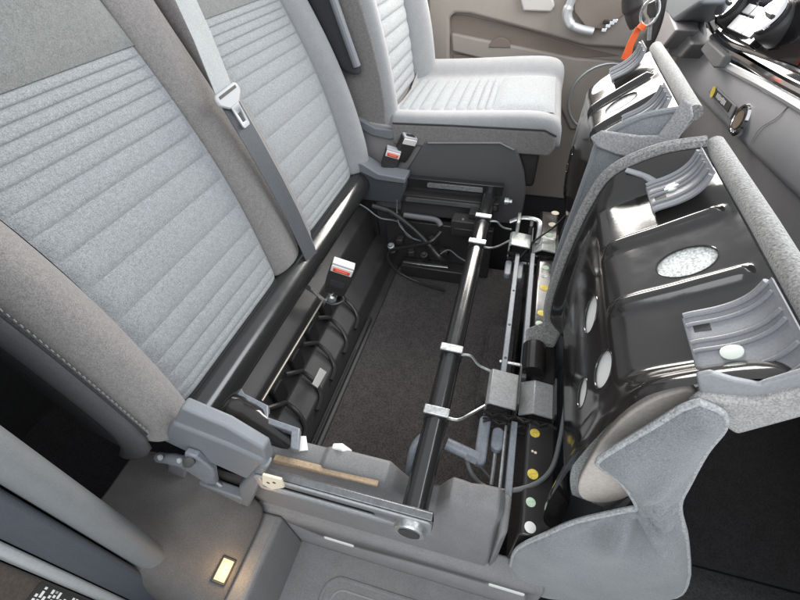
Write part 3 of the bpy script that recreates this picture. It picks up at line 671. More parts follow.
# ================================================================== FOLDED SEAT CUSHIONS
RIM = [(.150, .272), (.122, .300), (.114, .36), (.116, .44), (.122, .52), (.134, .60), (.152, .650), (.205, .688), (.262, .704)]
INN = [(.165, .275), (.151, .305), (.137, .36), (.130, .44), (.131, .52), (.136, .575), (.147, .607), (.200, .645), (.252, .682), (.264, .692)]
def prof_pts(T_, n):
    pts = spline([(p[0], 0, p[1]) for p in T_], 12)
    L_ = [0.0]
    for a, b in zip(pts, pts[1:]): L_.append(L_[-1] + (b - a).length)
    out = []; j = 0
    for i in range(n + 1):
        s = L_[-1] * i / n
        while j < len(pts) - 2 and L_[j + 1] < s: j += 1
        t = (s - L_[j]) / max(L_[j + 1] - L_[j], 1e-9); q = pts[j].lerp(pts[j + 1], t); out.append((q.x, q.z))
    return out
FACEF = [(.280, .700), (.268, .668), (.226, .620), (.196, .56), (.200, .48), (.245, .37), (.305, .25), (.300, .16), (.235, .105), (.165, .10)]
def cushion(y0, y1, dx, dz, ribs, holes, oval, clips, label, notch, low=0.0):
    C = thing('folded_seat_cushion', (0.13 + dx, (y0 + y1) / 2, 0.27), label, 'seat cushion', 'folded bench cushions')
    NS, NT = 120, 112
    sh_ = lambda T_: [(x + low * (1 - smooth(.55, .68, z)), z) for x, z in T_]
    RIM_, INN_ = sh_(RIM), sh_(INN)
    rim = prof_pts(RIM_, NS); inn = prof_pts(INN_, NS)
    rows = []
    for i in range(NS + 1):
        s = i / NS; row = []
        i2 = min(i + 1, NS); i1 = max(i - 1, 0)
        tx, tz = inn[i2][0] - inn[i1][0], inn[i2][1] - inn[i1][1]; l = math.hypot(tx, tz); nx, nz = -tz / l, tx / l
        for k_ in range(NT + 1):
            t = k_ / NT; y = y0 + (y1 - y0) * t
            w = smooth(0.015, 0.13, t) * (1 - smooth(0.87, 0.985, t) * (1.0 if notch else 0.2))
            
            x = rim[i][0] + (inn[i][0] - rim[i][0]) * w; z = rim[i][1] + (inn[i][1] - rim[i][1]) * w
            h = 0
            for ry in ribs:
                h += 0.010 * math.exp(-abs((y - ry) / 0.0095) ** 4) * smooth(0.665, 0.72, s) * (1 - smooth(0.955, 0.985, s))
            row.append((x + nx * h + dx, y, z + nz * h + dz))
        rows.append(row)
    discs = []
    def on_pan(px, py):
        best = None
        d = Vector((px - 400, py - 300, F)); r = Vector((d.dot(VX), d.dot(VY), d.dot(VZ))).normalized()
        for i in range(0, NS, 2):
            for k_ in range(0, NT, 2):
                p = Vector(rows[i][k_]) - CAM; e = (p - r * p.dot(r)).length
                if best is None or e < best[0]: best = (e, i, k_)
        _, i, k_ = best; p = Vector(rows[i][k_]); n = (Vector(rows[i + 1][k_]) - p).cross(Vector(rows[i][k_ + 1]) - p).normalized()
        if n.x > 0: n = -n
        return p, n
    inside = set()
    for px, py, ra, rb in holes + oval:
        p, n = on_pan(px, py); sdv = Vector((0, 1, 0)); sdv = (sdv - sdv.dot(n) * n).normalized(); u2 = n.cross(sdv)
        discs.append((p, n, sdv, u2, ra, rb)); cell = 0.0032
        for i in range(NS + 1):
            for k_ in range(NT + 1):
                q = Vector(rows[i][k_]) - p; a_, b_ = q.dot(sdv), q.dot(u2); rr = math.hypot(a_ / ra, b_ / rb)
                if abs(q.dot(n)) > 0.03 or rr > 2: continue
                if abs(rr - 1) * min(ra, rb) < cell * 0.72 and rr > 0.2:      # bring the nearest grid points onto the rim of the hole
                    f_ = 1 / rr - 1; nq = Vector(rows[i][k_]) + sdv * a_ * f_ + u2 * b_ * f_; rows[i][k_] = tuple(nq); inside.add((i, k_))
                elif rr < 1: inside.add((i, k_))
    strict = {}
    for hd in discs:
        p, n, sdv, u2, ra, rb = hd
        for (i, k_) in inside:
            q = Vector(rows[i][k_]) - p; a_, b_ = q.dot(sdv), q.dot(u2); rr = math.hypot(a_ / ra, b_ / rb)
            if abs(q.dot(n)) < 0.03 and 0.02 < rr < 0.999: strict[(i, k_)] = (sdv * a_ + u2 * b_) * (1 / rr - 1)
    for i in range(NS):
        for k_ in range(NT):
            quad = [(i, k_), (i, k_ + 1), (i + 1, k_ + 1), (i + 1, k_)]
            if any(q in inside for q in quad) and not all(q in inside for q in quad):
                for q in quad:
                    if q in strict: rows[q[0]][q[1]] = tuple(Vector(rows[q[0]][q[1]]) + strict.pop(q))
    idx = lambda i, k_: i * (NT + 1) + k_
    fs_ = []
    for i in range(NS):
        for k_ in range(NT):
            quad = [(i, k_), (i, k_ + 1), (i + 1, k_ + 1), (i + 1, k_)]; ins = [q in inside for q in quad]
            if all(ins): continue
            fs_.append(tuple(idx(*q) for q in quad))
    pan = MB().add([q for r_ in rows for q in r_], fs_).build('seat_pan', GLOSS, C, sharp=60)
    for p_, n_, s_, u_, ra, rb in discs:
        MB().tube([p_ - n_ * 0.0006 + s_ * ra * math.cos(a) + u_ * rb * math.sin(a) for a in [2 * math.pi * j / 36 for j in range(36)]], 0.0013, 8, closed=True).build('hole_rim', GLOSS, C)
    for p_, n_, s_, u_, ra, rb in discs:
        MB().slab([p_ - n_ * 0.0035 + s_ * ra * 1.15 * math.cos(a) + u_ * rb * 1.15 * math.sin(a) for a in [2 * math.pi * j / 24 for j in range(24)]], -n_ * 0.003).build('hole_backing', FOAM if ra > 0.025 and rb > 0.03 else WHITE, C)
    # foam block behind the pan
    core = [(x + 0.010 + dx, z - 0.004 + dz) for x, z in inn[6:-4]] + [(x - 0.004 + dx, z - 0.002 + dz) for x, z in FACEF[1:7]]
    MB().prism(core, 'y', y0 + 0.055, y1 - 0.03).build('foam', FOAM, C)
    # fabric over the front face (facing the dashboard)
    cov = [(x + dx, z + dz) for x, z in FACEF] + [(x + 0.012 + dx, z + dz) for x, z in INN[0:2]]
    sect = [(x, z) for x, z in FACEF] + [(0.135, 0.13), (0.13, 0.27)]
    rings = []
    for y, sc in ((y0 + 0.05, 0.0), (y0 + 0.06, 0.008), (y0 + 0.1, 0.016), ((y0 + y1) / 2, 0.018), (y1 - 0.1, 0.016), (y1 - 0.02, 0.010), (y1 - 0.004, 0.0)):
        ring = [(x + dx + sc * (0.3 if z > .45 else 1), y, z + dz) for x, z in FACEF] + [(x + dx - 0.006, y, z + dz - 0.002) for x, z in FACEF[::-1]]
        rings.append(ring)
    MB().loft(rings).build('front_cover', SIDEFAB, C, sub=1)
    # felt roll along the top edge
    MB().tube([(0.273 + dx, y0 - 0.01, 0.702 + dz), (0.273 + dx, (y0 + y1) / 2, 0.704 + dz), (0.273 + dx, y1 - 0.002, 0.702 + dz)], 0.0125, 18).build('felt_roll', FELT, C)
    # side panels
    full = [(x - 0.004, z) for x, z in RIM_] + [(x + 0.004, z) for x, z in FACEF]
    def edge_roll(poly, y, rad, name='edge_binding', m_=FELT):
        MB().tube([(x + dx, y, z + dz) for x, z in poly], rad, 8).build(name, m_, C)
    far_poly = [(x + dx, z + dz) for x, z in (full if notch else INN_ + [(x + 0.01, z) for x, z in FACEF])]
    MB().prism(far_poly, 'y', y1 - 0.002, y1 + 0.010).build('side_panel', SIDEFAB, C, bevel=0.004)
    if notch: edge_roll([(p.x, p.z) for p in spline([(x - 0.002, 0, z) for x, z in RIM[:9]], 5)], y1 - 0.004, 0.011)
    if notch:
        near_poly = [(.176, .668), (.168, .655), (.160, .630), (.134, .548), (.137, .530), (.150, .520), (.170, .500), (.190, .470), (.198, .452), (.190, .440), (.150, .372), (.125, .30), (.098, .21), (.100, .12), (.108, .05), (.16, .02), (.26, .05), (.33, .17), (.325, .26), (.27, .40), (.232, .48), (.219, .54), (.209, .60), (.206, .640), (.196, .660)]
        def folds(x, z):
            a = math.atan2(z - 0.47, x - 0.185); r_ = math.hypot(x - .185, z - .47)
            return 0.017 * math.sin(a * 11 + 1.0 + 6 * r_) * math.exp(-((r_ - 0.075) / 0.055) ** 2) * (1 if z < 0.50 else 0.2) + 0.003 * math.sin(x * 55 + z * 38)
        near_poly = [(p.x, p.z) for p in spline([(x, 0, z) for x, z in near_poly + near_poly[:1]], 4)][:-1]
        po_ = pillow(near_poly, y0 - 0.016, -0.016, 0.018, 0.006, folds).build('side_panel', SIDEFAB, C, sharp=180, label='rumpled grey fabric side panel with felt edge')
        md = po_.modifiers.new('thickness', 'SOLIDIFY'); md.thickness = 0.004; md.offset = 0
        MB().tube([(x, y0 - 0.016, z) for x, z in near_poly], 0.0036, 8, closed=True).build('edge_binding', BINDING, C)
        MB().prism([(p.x, p.z) for p in spline([(.138, 0, .53), (.146, 0, .59), (.165, 0, .635), (.19, 0, .645), (.205, 0, .56), (.205, 0, .44), (.185, 0, .39), (.155, 0, .385), (.140, 0, .43), (.138, 0, .53)], 5)][:-1], 'y', y0 + 0.010, y0 + 0.02).build('beige_reflection', BEIGE, C, bevel=0.006, seg=3)  # added block whose beige paints the reflection on the pan's end wall
        MB().slab([at(u, v, y=y0 - 0.006) for u, v in ((697, 377), (712, 374), (735, 381), (760, 386), (800, 374), (830, 366), (830, 384), (800, 391), (758, 400), (700, 395))], (0, 0.006, 0)).build('clip_flange', CLIPP, C, bevel=0.002, seg=3)
        MB().slab([at(u, v, y=y0 - 0.012) for u, v in ((688, 407), (700, 398), (757, 403), (800, 393), (830, 386), (830, 410), (800, 419), (737, 436), (712, 420))], (0, 0.010, 0)).build('corner_fabric', mat('corner_fabric', (0.36, 0.35, 0.345, 1), 0.95, vary=0.3, scale=120, weave=0.4, bump_scale=700), C, bevel=0.004, seg=3)
    else:
        near_poly = [(x + dx, z + dz) for x, z in full]
        po_ = pillow(near_poly, y0 - 0.002, -0.016, 0.02, 0.009, lambda x, z: 0.003 * math.sin(x * 60 + z * 24)).build('side_panel', SIDEFAB, C, sharp=180)
        MB().slab([at(u, v, y=y0 - 0.022) for u, v in ((590, 138), (602, 131), (640, 136), (658, 136), (672, 118), (684, 99), (692, 104), (694, 117), (674, 146), (661, 160), (640, 160), (616, 155), (596, 147))], (0, 0.006, 0)).build('side_flap', mat('flap_fabric', (0.3, 0.295, 0.3, 1), 0.95, vary=0.25, scale=80, bump=0.6, bump_scale=400), C, bevel=0.003, seg=3)
        edge_roll([(p.x, p.z) for p in spline([(x - 0.002, 0, z) for x, z in RIM_[:9]], 5)], y0, 0.006, 'edge_piping', SIDEFAB)
    if notch: MB().slab([(0.075 + dx, y1 - 0.03, 0.272 + dz), (0.118 + dx, y1 - 0.012, 0.292 + dz), (0.150 + dx, y1 - 0.02, 0.277 + dz), (0.138 + dx, y1 - 0.055, 0.262 + dz), (0.08 + dx, y1 - 0.06, 0.262 + dz)], (0, 0, 0.012)).build('felt_tongue', FELT, C, bevel=0.004, seg=3)
    MB().tube([at(626, 170, y=y1 - 0.02) + Vector((dx, 0, dz)) * 0, at(645, 176, y=y1 - 0.03), at(664, 189, y=y1 - 0.06)], [0.006, 0.007, 0.009], 10, flat=0.6).build('clip_arm', CLIPP, C) if notch else None
    # plastic clips along the top edge
    ux, uz = 0.814, 0.58; nx, nz = -0.58, 0.814
    for (ya, yb, slot_y, bolt_y) in clips:
        K = [(0.0, 0.004), (0.002, 0.013), (0.028, 0.012), (0.046, 0.014), (0.060, 0.020), (0.070, 0.029), (0.077, 0.038)]
        ks = spline([(a, 0, b) for a, b in K], 5)
        def kp(a, b, y): return (0.197 + dx + ux * a + nx * b, y, 0.643 + dz + uz * a + nz * b)
        rings = [[kp(p.x, p.z, y) for p in ks] + [kp(p.x + 0.0015, p.z - 0.0035, y) for p in ks[::-1]] for y in (ya, yb)]
        clip = MB().loft(rings).build('clip', CLIPP, C, bevel=0.001)
        w_ = yb - ya
        for f_ in (0.0, 0.22, 0.5, 0.62, 0.86, 1.0):
            y = ya + w_ * f_
            MB().tube([kp(p.x, p.z + 0.0012, y) for p in ks[5:-3]], 0.0021 if 0 < f_ < 1 else 0.0034, 8).build('clip_rib', CLIPP, clip)
        if slot_y is not None:
            MB().box(kp(0.014, 0.0128, slot_y), (0.014, 0.012, 0.001), Matrix.Rotation(R(-35), 3, 'Y')).build('clip_slot', INK, clip)
            MB().lathe(kp(0.030, 0.0125, bolt_y), (nx, 0, nz), [(0.009, 0), (0.009, 0.002), (0.006, 0.0028)], 18).build('rivet', mat('rivet_pale', (0.7, 0.76, 0.7, 1), 0.35, metal=0.3), clip)
    return C
c1 = cushion(0.265, 0.70, 0.0, 0.0, (0.42, 0.54), [(591, 315, 0.030, 0.026), (602, 368, 0.024, 0.023), (583, 391, 0.021, 0.022), (697, 338, 0.006, 0.006)],
             [(685, 261, 0.026, 0.032)], [(0.270, 0.366, 0.348, 0.31), (0.575, 0.645, 0.60, 0.615)],
             'folded outer bench cushion showing black enamel pan with white holes and grey clips', True)
c2 = cushion(0.785, 1.17, -0.018, 0.016, (0.92, 1.04), [(561, 190, 0.012, 0.012), (566, 168, 0.012, 0.012), (573, 150, 0.012, 0.012)], [(621, 103, 0.026, 0.032)], [(0.80, 0.87, None, None), (1.095, 1.16, None, None)],
             'folded middle bench cushion with bright reflections in its pan behind the outer cushion', False, 0.022)

# ================================================================== CABLES AND HARNESS UNDER THE MIDDLE SEAT
def cable(name, px, plane, r, mtl, label, n=8, parent=None):
    pts = []
    for u, v, val in px: pts.append(at(u, v, **{plane: val}))
    return tag(MB().tube(spline(pts, n), r, 10).build(name, mtl), label, 'cable')
cable('looped_cable', [(466, 452, .25), (470, 470, .245), (482, 485, .235), (505, 491, .24), (535, 484, .25), (552, 468, .26), (560, 440, .275), (565, 410, .29), (568, 385, .30)], 'z', 0.0042, CABLE, 'grey looped cable hanging across the front rail by the outer cushion')
cable('thin_cable', [(467, 452, .25), (485, 472, .22), (497, 488, .20)], 'z', 0.0025, CABLE, 'short thin grey wire beside the looped grey cable')
cable('black_cable', [(441, 232, .26), (430, 242, .24), (410, 247, .2), (392, 250, .17), (388, 258, .14), (398, 272, .09), (420, 283, .05), (445, 291, .02)], 'z', 0.005, CABLED, 'thick black cable curving down onto the carpet below the far rail')
cable('harness_pipe', [(372, 206, .27), (390, 212, .25), (408, 225, .22), (424, 240, .2), (440, 258, .16), (450, 262, .14)], 'z', 0.009, TUBEM, 'shiny black harness pipe sloping down under the middle seat')
cable('sensor_lead', [(352, 200, .3), (366, 208, .27), (380, 218, .24), (398, 222, .22), (408, 236, .2), (425, 242, .19)], 'z', 0.0025, CABLE, 'thin grey lead running beside the shiny black harness pipe')
cable('sensor_lead', [(397, 200, .29), (397, 212, .25), (400, 226, .22), (412, 238, .2)], 'z', 0.002, CABLE, 'thin grey lead hanging from the far recliner cover')
cable('brake_wire', [(436, 258, .15), (448, 250, .17), (460, 258, .17), (478, 268, .15)], 'z', 0.0025, CABLE, 'thin bent wire below the far end of the front tube')
cable('brake_wire', [(520, 258, .25), (536, 240, .28), (556, 225, .30), (575, 205, .33)], 'z', 0.0028, CABLED, 'black wire running up from the far hinge to the middle cushion')
jb = thing('connector_box', (-0.13, 1.12, 0.22), 'black electrical connector box fixed inside the far rail', 'connector box')
MB().bx(-0.17, -0.085, 1.10, 1.15, 0.20, 0.256).build('box_body', BLACKP, jb, bevel=0.004)
MB().bx(-0.16, -0.095, 1.095, 1.101, 0.21, 0.232).build('box_socket', BLACKM, jb, bevel=0.002)
MB().bx(-0.12, -0.07, 1.12, 1.16, 0.256, 0.275).build('box_lid', BLACKP, jb, bevel=0.003)
MB().lathe((-0.135, 1.112, 0.256), (0, 0, 1), [(0.004, 0), (0.003, 0.003)], 10).build('screw', STEEL, jb)
MB().tube(spline([at(404, 215, y=1.15), at(418, 217, y=1.15), at(436, 220, y=1.15), at(441, 226, y=1.14)], 5), 0.009, 10).build('sleeve', mat('sleeve_grey', (0.16, 0.16, 0.17, 1), 0.3), jb)
fx = thing('floor_bracket', (-0.25, 1.1, 0.0), 'black steel floor bracket with bolts beyond the carpet', 'bracket')
MB().bx(-0.40, -0.04, 1.15, 1.175, 0.002, 0.20).build('bracket_wall', BLACKM, fx, bevel=0.003)
MB().bx(-0.34, -0.10, 1.10, 1.15, 0.002, 0.05).build('bracket_foot', BLACKM, fx, bevel=0.004)
MB().tube([at(403, 262, y=1.12), at(448, 267, y=1.12)], 0.006, 8, flat=0.6).build('bracket_bar', mat('worn_bar', (0.3, 0.3, 0.3, 1), 0.3, metal=0.7), fx)
for u, v in ((386, 280), (375, 278), (391, 246), (447, 290), (424, 255)):
    MB().lathe(at(u, v, y=1.10), (0, -0.4, 0.9), [(0.012, -0.03), (0.012, 0.003), (0.007, 0.004), (0.006, 0.01)], 14).build('bolt', STEEL if v < 250 else BLACKM, fx)
for i in range(5):
    u = 400 + i * 11
    MB().box(at(u, 240 + (i % 3) * 12, y=1.13), (0.022, 0.03, 0.02), Matrix.Rotation(R(20 * i), 3, 'Z')).build('harness_block', BLACKP, fx, bevel=0.003)

# ================================================================== DRIVER SEAT
ds = thing('driver_seat', (-0.15, 1.5, 0.0), 'pale grey driver seat with quilted backrest and cushion on a dark base panel', 'driver seat')
def dx_(z): return -0.402 - 0.19 * (z - 0.5) + 0.01 * math.sin((z - .48) * 8)
dlo = lambda z: 1.345 - 0.01 * math.sin((z - .48) * 6)
dhi = lambda z: 1.625 + 0.012 * math.sin((z - .48) * 6)
zz = [0.50, 0.525, 0.555, 0.592, 0.635, 0.68, 0.722, 0.758, 0.79, 0.82, 0.85]
for a, b in zip(zz, zz[1:]): strip(a, b, dlo, dhi, lambda z: dx_(z) - 0.01, 0.008, INSERT, ds, ny=14, nz=6)
MB().loft([[(dx_(z) - 0.016, 1.335, z), (dx_(z) - 0.016, 1.64, z), (dx_(z) - 0.14, 1.64, z), (dx_(z) - 0.14, 1.335, z)] for z in (0.47, 0.6, 0.75, 0.95)]).build('backrest_core', BOLSTER, ds)
zl = [(0.452, 0.6), (0.462, 0.85), (0.49, 1.0), (0.58, 1.0), (0.68, 1.0), (0.80, 0.9), (0.95, 0.8)]
bolster('side_bolster', lambda z: 1.272, dlo, 'hi', zl, dx_, [(0.0, -0.012), (0.10, 0.004), (0.35, 0.014), (0.65, 0.014), (0.88, 0.004), (0.99, -0.014)], DRIVERFAB, ds, depth=0.17)
bolster('side_bolster', dhi, lambda z: 1.735 + 0.015 * math.sin((z - .45) * 6), 'lo', zl, dx_, [(0.0, -0.012), (0.10, 0.012), (0.35, 0.05), (0.6, 0.058), (0.85, 0.045), (0.98, 0.01)], DRIVERFAB, ds, depth=0.15)
MB().loft([[(dx_(z) - 0.012 + e, 1.2665, z), (dx_(z) - 0.165, 1.2665, z), (dx_(z) - 0.165, 1.28, z), (dx_(z) - 0.012 + e, 1.28, z)] for z, e in ((0.458, -0.03), (0.475, -0.008), (0.52, 0.0), (0.60, 0.002), (0.70, 0.0), (0.80, -0.004), (0.95, -0.012))]).build('side_panel', BOLSTER, ds, bevel=0.005, seg=3)  # added panel, darker fabric paints the shade on the backrest's near side
MB().prism([(-0.39, 0.415), (-0.395, 0.478), (-0.2, 0.484), (0.06, 0.487), (0.094, 0.47), (0.098, 0.44), (0.085, 0.415)], 'y', 1.2485, 1.266).build('cushion_side', BOLSTER, ds, bevel=0.006, seg=3)  # near side of the cushion, shade painted with the darker fabric too
# cushion
def cz(x): return 0.505 + 0.022 * smooth(-0.35, 0.06, x)
rings = []
for x, k_, zd in ((-0.405, 0.55, 0), (-0.40, 0.8, 0), (-0.34, 1, 0), (-0.2, 1, 0), (-0.05, 1, 0), (0.04, 1, 0), (0.085, 0.97, -0.008), (0.105, 0.9, -0.03), (0.112, 0.8, -0.06), (0.10, 0.74, -0.085)):
    c = 1.5; z = cz(x) + zd
    sec = [(1.262, 0.415), (1.255, 0.45), (1.258, z - 0.028), (1.272, z - 0.008), (1.30, z - 0.002), (1.32, z - 0.010), (1.36, z - 0.014), (1.64, z - 0.012), (1.655, z), (1.69, z + 0.036), (1.735, z + 0.04), (1.765, z + 0.005), (1.77, 0.45), (1.76, 0.415)]
    rings.append([(x, c + (y - c) * (0.9 + 0.1 * k_), q if q > 0.42 else 0.415 + (0 if zd > -0.05 else 0.0)) for y, q in sec])
MB().loft(rings).build('cushion', DRIVERFAB, ds, sub=2)
xs = [-0.392, -0.362, -0.33, -0.292, -0.25, -0.212, -0.178, -0.148, -0.122, -0.10]
for a, b in zip(xs + [], xs[1:] + []):
    rows = []
    for j in range(7):
        v = j / 6; x = a + (b - a) * v; hz = (1 - abs(2 * v - 1) ** 3) ** 0.75
        rows.append([(x, 1.318 + 0.338 * u / 14, cz(x) - 0.012 + 0.007 * hz * (1 - abs(2 * u / 14 - 1) ** 12)) for u in range(15)])
    MB().loft(rows, closed=False).build('cushion_panel', INSERT, ds, sharp=80)
rows = []
for j in range(13):
    v = j / 12; x = -0.0995 + 0.18 * v; hz = (1 - abs(2 * v - 1) ** 6)
    rows.append([(x, 1.318 + 0.338 * u / 14, cz(x) - 0.012 + 0.010 * hz * (1 - abs(2 * u / 14 - 1) ** 12)) for u in range(15)])
MB().loft(rows, closed=False).build('cushion_panel', INSERT, ds, sharp=80)
MB().tube([(-0.39, 1.2505, 0.481), (-0.2, 1.2495, 0.4865), (0.06, 1.2495, 0.4895), (0.094, 1.251, 0.474)], 0.0028, 8).build('seam_piping', DARKFAB, ds)
# base
basep = [at(u, v, y=1.245) for u, v in ((425, 141), (505, 141), (517, 149), (524, 172), (526, 192), (520, 225), (400, 215), (404, 175))]
MB().slab(basep, (0, 0.02, 0)).build('base_panel', mat('seat_base_plastic', (0.10, 0.098, 0.102, 1), 0.55, vary=0.08, bump=0.35, bump_scale=1000), ds, bevel=0.006, seg=3)
MB().tube([at(428, 143, y=1.242), at(500, 143, y=1.242), at(514, 150, y=1.242)], 0.003, 8).build('base_piping', GREYP, ds)
MB().bx(-0.34, 0.06, 1.27, 1.74, 0.30, 0.415).build('seat_frame', BLACKM, ds, bevel=0.01)
MB().bx(-0.34, 0.03, 1.29, 1.72, -0.1, 0.30).build('seat_pedestal', BLACKM, ds, bevel=0.01)
MB().slab([at(u, v, y=1.25) for u, v in ((357, 118), (375, 128), (392, 130), (405, 128), (405, 135), (390, 140), (372, 136), (355, 126))], (0, 0.03, 0)).build('recliner_trim', BLUEP, ds, bevel=0.004, seg=3)
MB().slab([at(u, v, y=1.262) for u, v in ((355, 120), (425, 132), (425, 215), (350, 200))], (0, 0.02, 0)).build('recliner_shield', DASHD, ds, bevel=0.004)
MB().tube([(0.04, 1.25, 0.02), (0.11, 1.25, 0.01), (0.30, 1.25, -0.08)], 0.008, 8).build('slide_rail', STEEL, ds)
# folded-up armrest
arm = thing('armrest', (-0.5, 1.24, 0.6), 'narrow armrest folded upright against the driver seat back', 'armrest')
rings = []
for t, w in ((0.0, 0.3), (0.012, 0.75), (0.05, 1), (0.3, 1), (0.42, 1)):
    z = 0.618 + t; x = -0.472 - 0.3 * t
    rings.append([(x - 0.085 * w, 1.225, z), (x - 0.01, 1.222, z), (x, 1.232, z), (x, 1.256, z), (x - 0.01, 1.264, z), (x - 0.085 * w, 1.262, z)])
MB().loft(rings).build('armrest_pad', DARKFAB, arm, sub=2)
MB().tube([(-0.472 - 0.3 * t, 1.2265, 0.622 + t) for t in (0.02, 0.1, 0.2, 0.3, 0.42)], 0.011, 10).build('armrest_edge', BLUEP, arm)

# ================================================================== DRIVER DOOR
dr = thing('driver_door', (0.1, 1.95, -0.1), 'grey driver door card with beige lens flare tint, pockets, pull handle and speaker ring', 'door')
YD = 1.93
MB().bx(-0.47, 0.95, YD, YD + 0.05, -0.1, 0.84).build('door_card', DOORP, dr, bevel=0.01)
def panel(name, px, mtl, y, th, bev=0.006):
    return MB().slab([at(u, v, y=y) for u, v in px], (0, th, 0)).build(name, mtl, dr, bevel=bev, seg=3)
# upper moulding standing proud, leaving a long recess beneath it
panel('upper_moulding', [(428, -30), (700, -30), (690, 30), (640, 50), (585, 46), (540, 33), (500, 22), (470, 14), (455, 13), (449, 18), (449, 60), (444, 78), (428, 78)], DOORP, YD - 0.035, 0.045, 0.01)
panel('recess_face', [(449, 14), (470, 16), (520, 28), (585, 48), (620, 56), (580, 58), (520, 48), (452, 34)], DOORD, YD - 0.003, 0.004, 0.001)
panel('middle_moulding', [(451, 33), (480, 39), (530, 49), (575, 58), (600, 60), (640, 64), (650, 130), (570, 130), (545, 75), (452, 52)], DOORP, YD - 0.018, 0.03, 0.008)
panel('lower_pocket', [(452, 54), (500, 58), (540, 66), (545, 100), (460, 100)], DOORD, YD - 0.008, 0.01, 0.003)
cx = at(500, 44, y=YD - 0.02)
MB().prism([(cx.x + 0.042 * math.cos(R(a)), cx.z - 0.012 + 0.034 * math.sin(R(a))) for a in range(0, 181, 15)], 'y', YD - 0.022, YD - 0.016).build('pocket_bump', DOORD, dr, bevel=0.002)
MB().slab([at(u, v, y=YD - 0.06) for u, v in ((519, -6), (552, -4), (555, 6), (551, 12), (523, 11))], (0, 0.04, 0)).build('grab_handle', mat('handle_pale', (0.6, 0.56, 0.52, 1), 0.4), dr, bevel=0.006, seg=3)
# pull handle
h = [at(u, v, y=YD - 0.09) for u, v in ((575, -8), (570, 4), (567, 14), (570, 24), (580, 29), (593, 32))]
MB().tube(spline(h, 6), [0.014] * 8 + [0.017] * 12 + [0.014] * 11, 14).build('pull_handle', SILVER, dr)
MB().slab([at(u, v, y=YD - 0.075) for u, v in ((572, -20), (612, -20), (628, 12), (605, 30), (586, 28), (574, 12))], (0, 0.03, 0)).build('switch_panel', DOORD, dr, bevel=0.004)
for i, (u, v) in enumerate(((604, 30), (608, 26), (612, 23), (615, 21), (606, 22))):
    MB().box(at(u, v, y=YD - 0.082), (0.018, 0.008, 0.012)).build('window_switch', CHROME if i < 4 else BLACKP, dr, bevel=0.002)
sc_ = at(603, 99, y=YD - 0.022)
MB().tube([(sc_.x + 0.128 * math.cos(R(a)), YD - 0.022, sc_.z + 0.128 * math.sin(R(a))) for a in range(0, 360, 10)], 0.005, 10, closed=True).build('speaker_ring', SILVER, dr)
MB().lathe((sc_.x, YD - 0.024, sc_.z), (0, 1, 0), [(0.124, 0), (0.124, 0.004)], 40).build('speaker_grille', DOORP, dr)
MB().bx(-0.62, -0.475, 1.90, 1.98, -0.1, 1.0).build('door_shut_trim', DOORP, dr, bevel=0.02, seg=3)
bp_ = MB().loft([[(-0.56, 1.88, z), (-0.475, 1.895, z), (-0.475, 1.95, z), (-0.56, 1.95, z)] for z in (-0.1, 0.4, 1.0)]).build('far_pillar', mat('far_pillar_plastic', (0.3, 0.29, 0.26, 1), 0.55, bump=0.2), None, bevel=0.012, seg=3)
tag(bp_, 'pale upright pillar trim between the driver seat back and the far door', 'pillar')

# ================================================================== DASHBOARD
da = thing('dashboard', (0.55, 1.0, 0.3), 'grey dashboard with chrome trim line, power socket and heater dials', 'dashboard')
ST = [(0.02, .725, .610), (0.4, .718, .605), (0.77, .703, .588), (1.0, .684, .567), (1.2, .662, .552), (1.335, .648, .542), (1.46, .648, .533), (1.58, .672, .525), (1.75, .70, .52)]
rings = []
for y, zt, zb in ST:
    rings.append([(0.452, y, zt), (0.449, y, zt - 0.01), (0.450, y, (zt + zb) / 2 + 0.01), (0.456, y, zb + 0.018), (0.468, y, zb), (0.50, y, zb - 0.01), (0.60, y, zb), (0.60, y, zt)])
MB().loft(rings).build('lower_panel', DASHP, da, bevel=0.004, sharp=45)
MB().loft([[(0.478, y, zb - 0.006), (0.492, y, zb - 0.07), (0.52, y, 0.36), (0.60, y, 0.34), (0.97, y, 0.36), (0.97, y, zb)] for y, zt, zb in ST]).build('knee_panel', DASHD, da, sharp=30)
MB().loft([[(0.46, y, zt - 0.004), (0.462, y, zt + 0.012), (0.52, y, zt + 0.05), (0.56, y, zt + 0.13), (0.75, y, zt + 0.16), (0.75, y, zt)] for y, zt, zb in ST]).build('upper_panel', PIANO, da, bevel=0.004)
def yline(off, x): return [(x, y, zt + off) for y, zt, zb in ST]
MB().tube(spline(yline(0.004, 0.447), 6), 0.009, 10).build('trim_strip', SILVER, da)
MB().tube(spline([(0.449, y, zt + 0.022 + 0.01 * smooth(1.0, 1.3, y)) for y, zt, zb in ST[:7]], 6), 0.010, 10).build('chrome_strip', CHROME, da)
MB().tube(spline([(0.452, y, zt + 0.046) for y, zt, zb in ST[2:7]], 6), 0.006, 10).build('chrome_strip', CHROME, da)
MB().tube(spline([(0.444, 1.335, 0.652), (0.444, 1.44, 0.652), (0.445, 1.55, 0.672), (0.447, 1.63, 0.70), (0.45, 1.68, 0.74), (0.455, 1.69, 0.79)], 6), 0.009, 10).build('console_trim', GREYP, da)
MB().tube(spline([(0.449, 0.93, 0.69), (0.4475, 0.945, 0.66), (0.449, 0.985, 0.625), (0.4535, 1.0, 0.59)], 5), 0.0008, 6).build('panel_seam', DASHD, da)
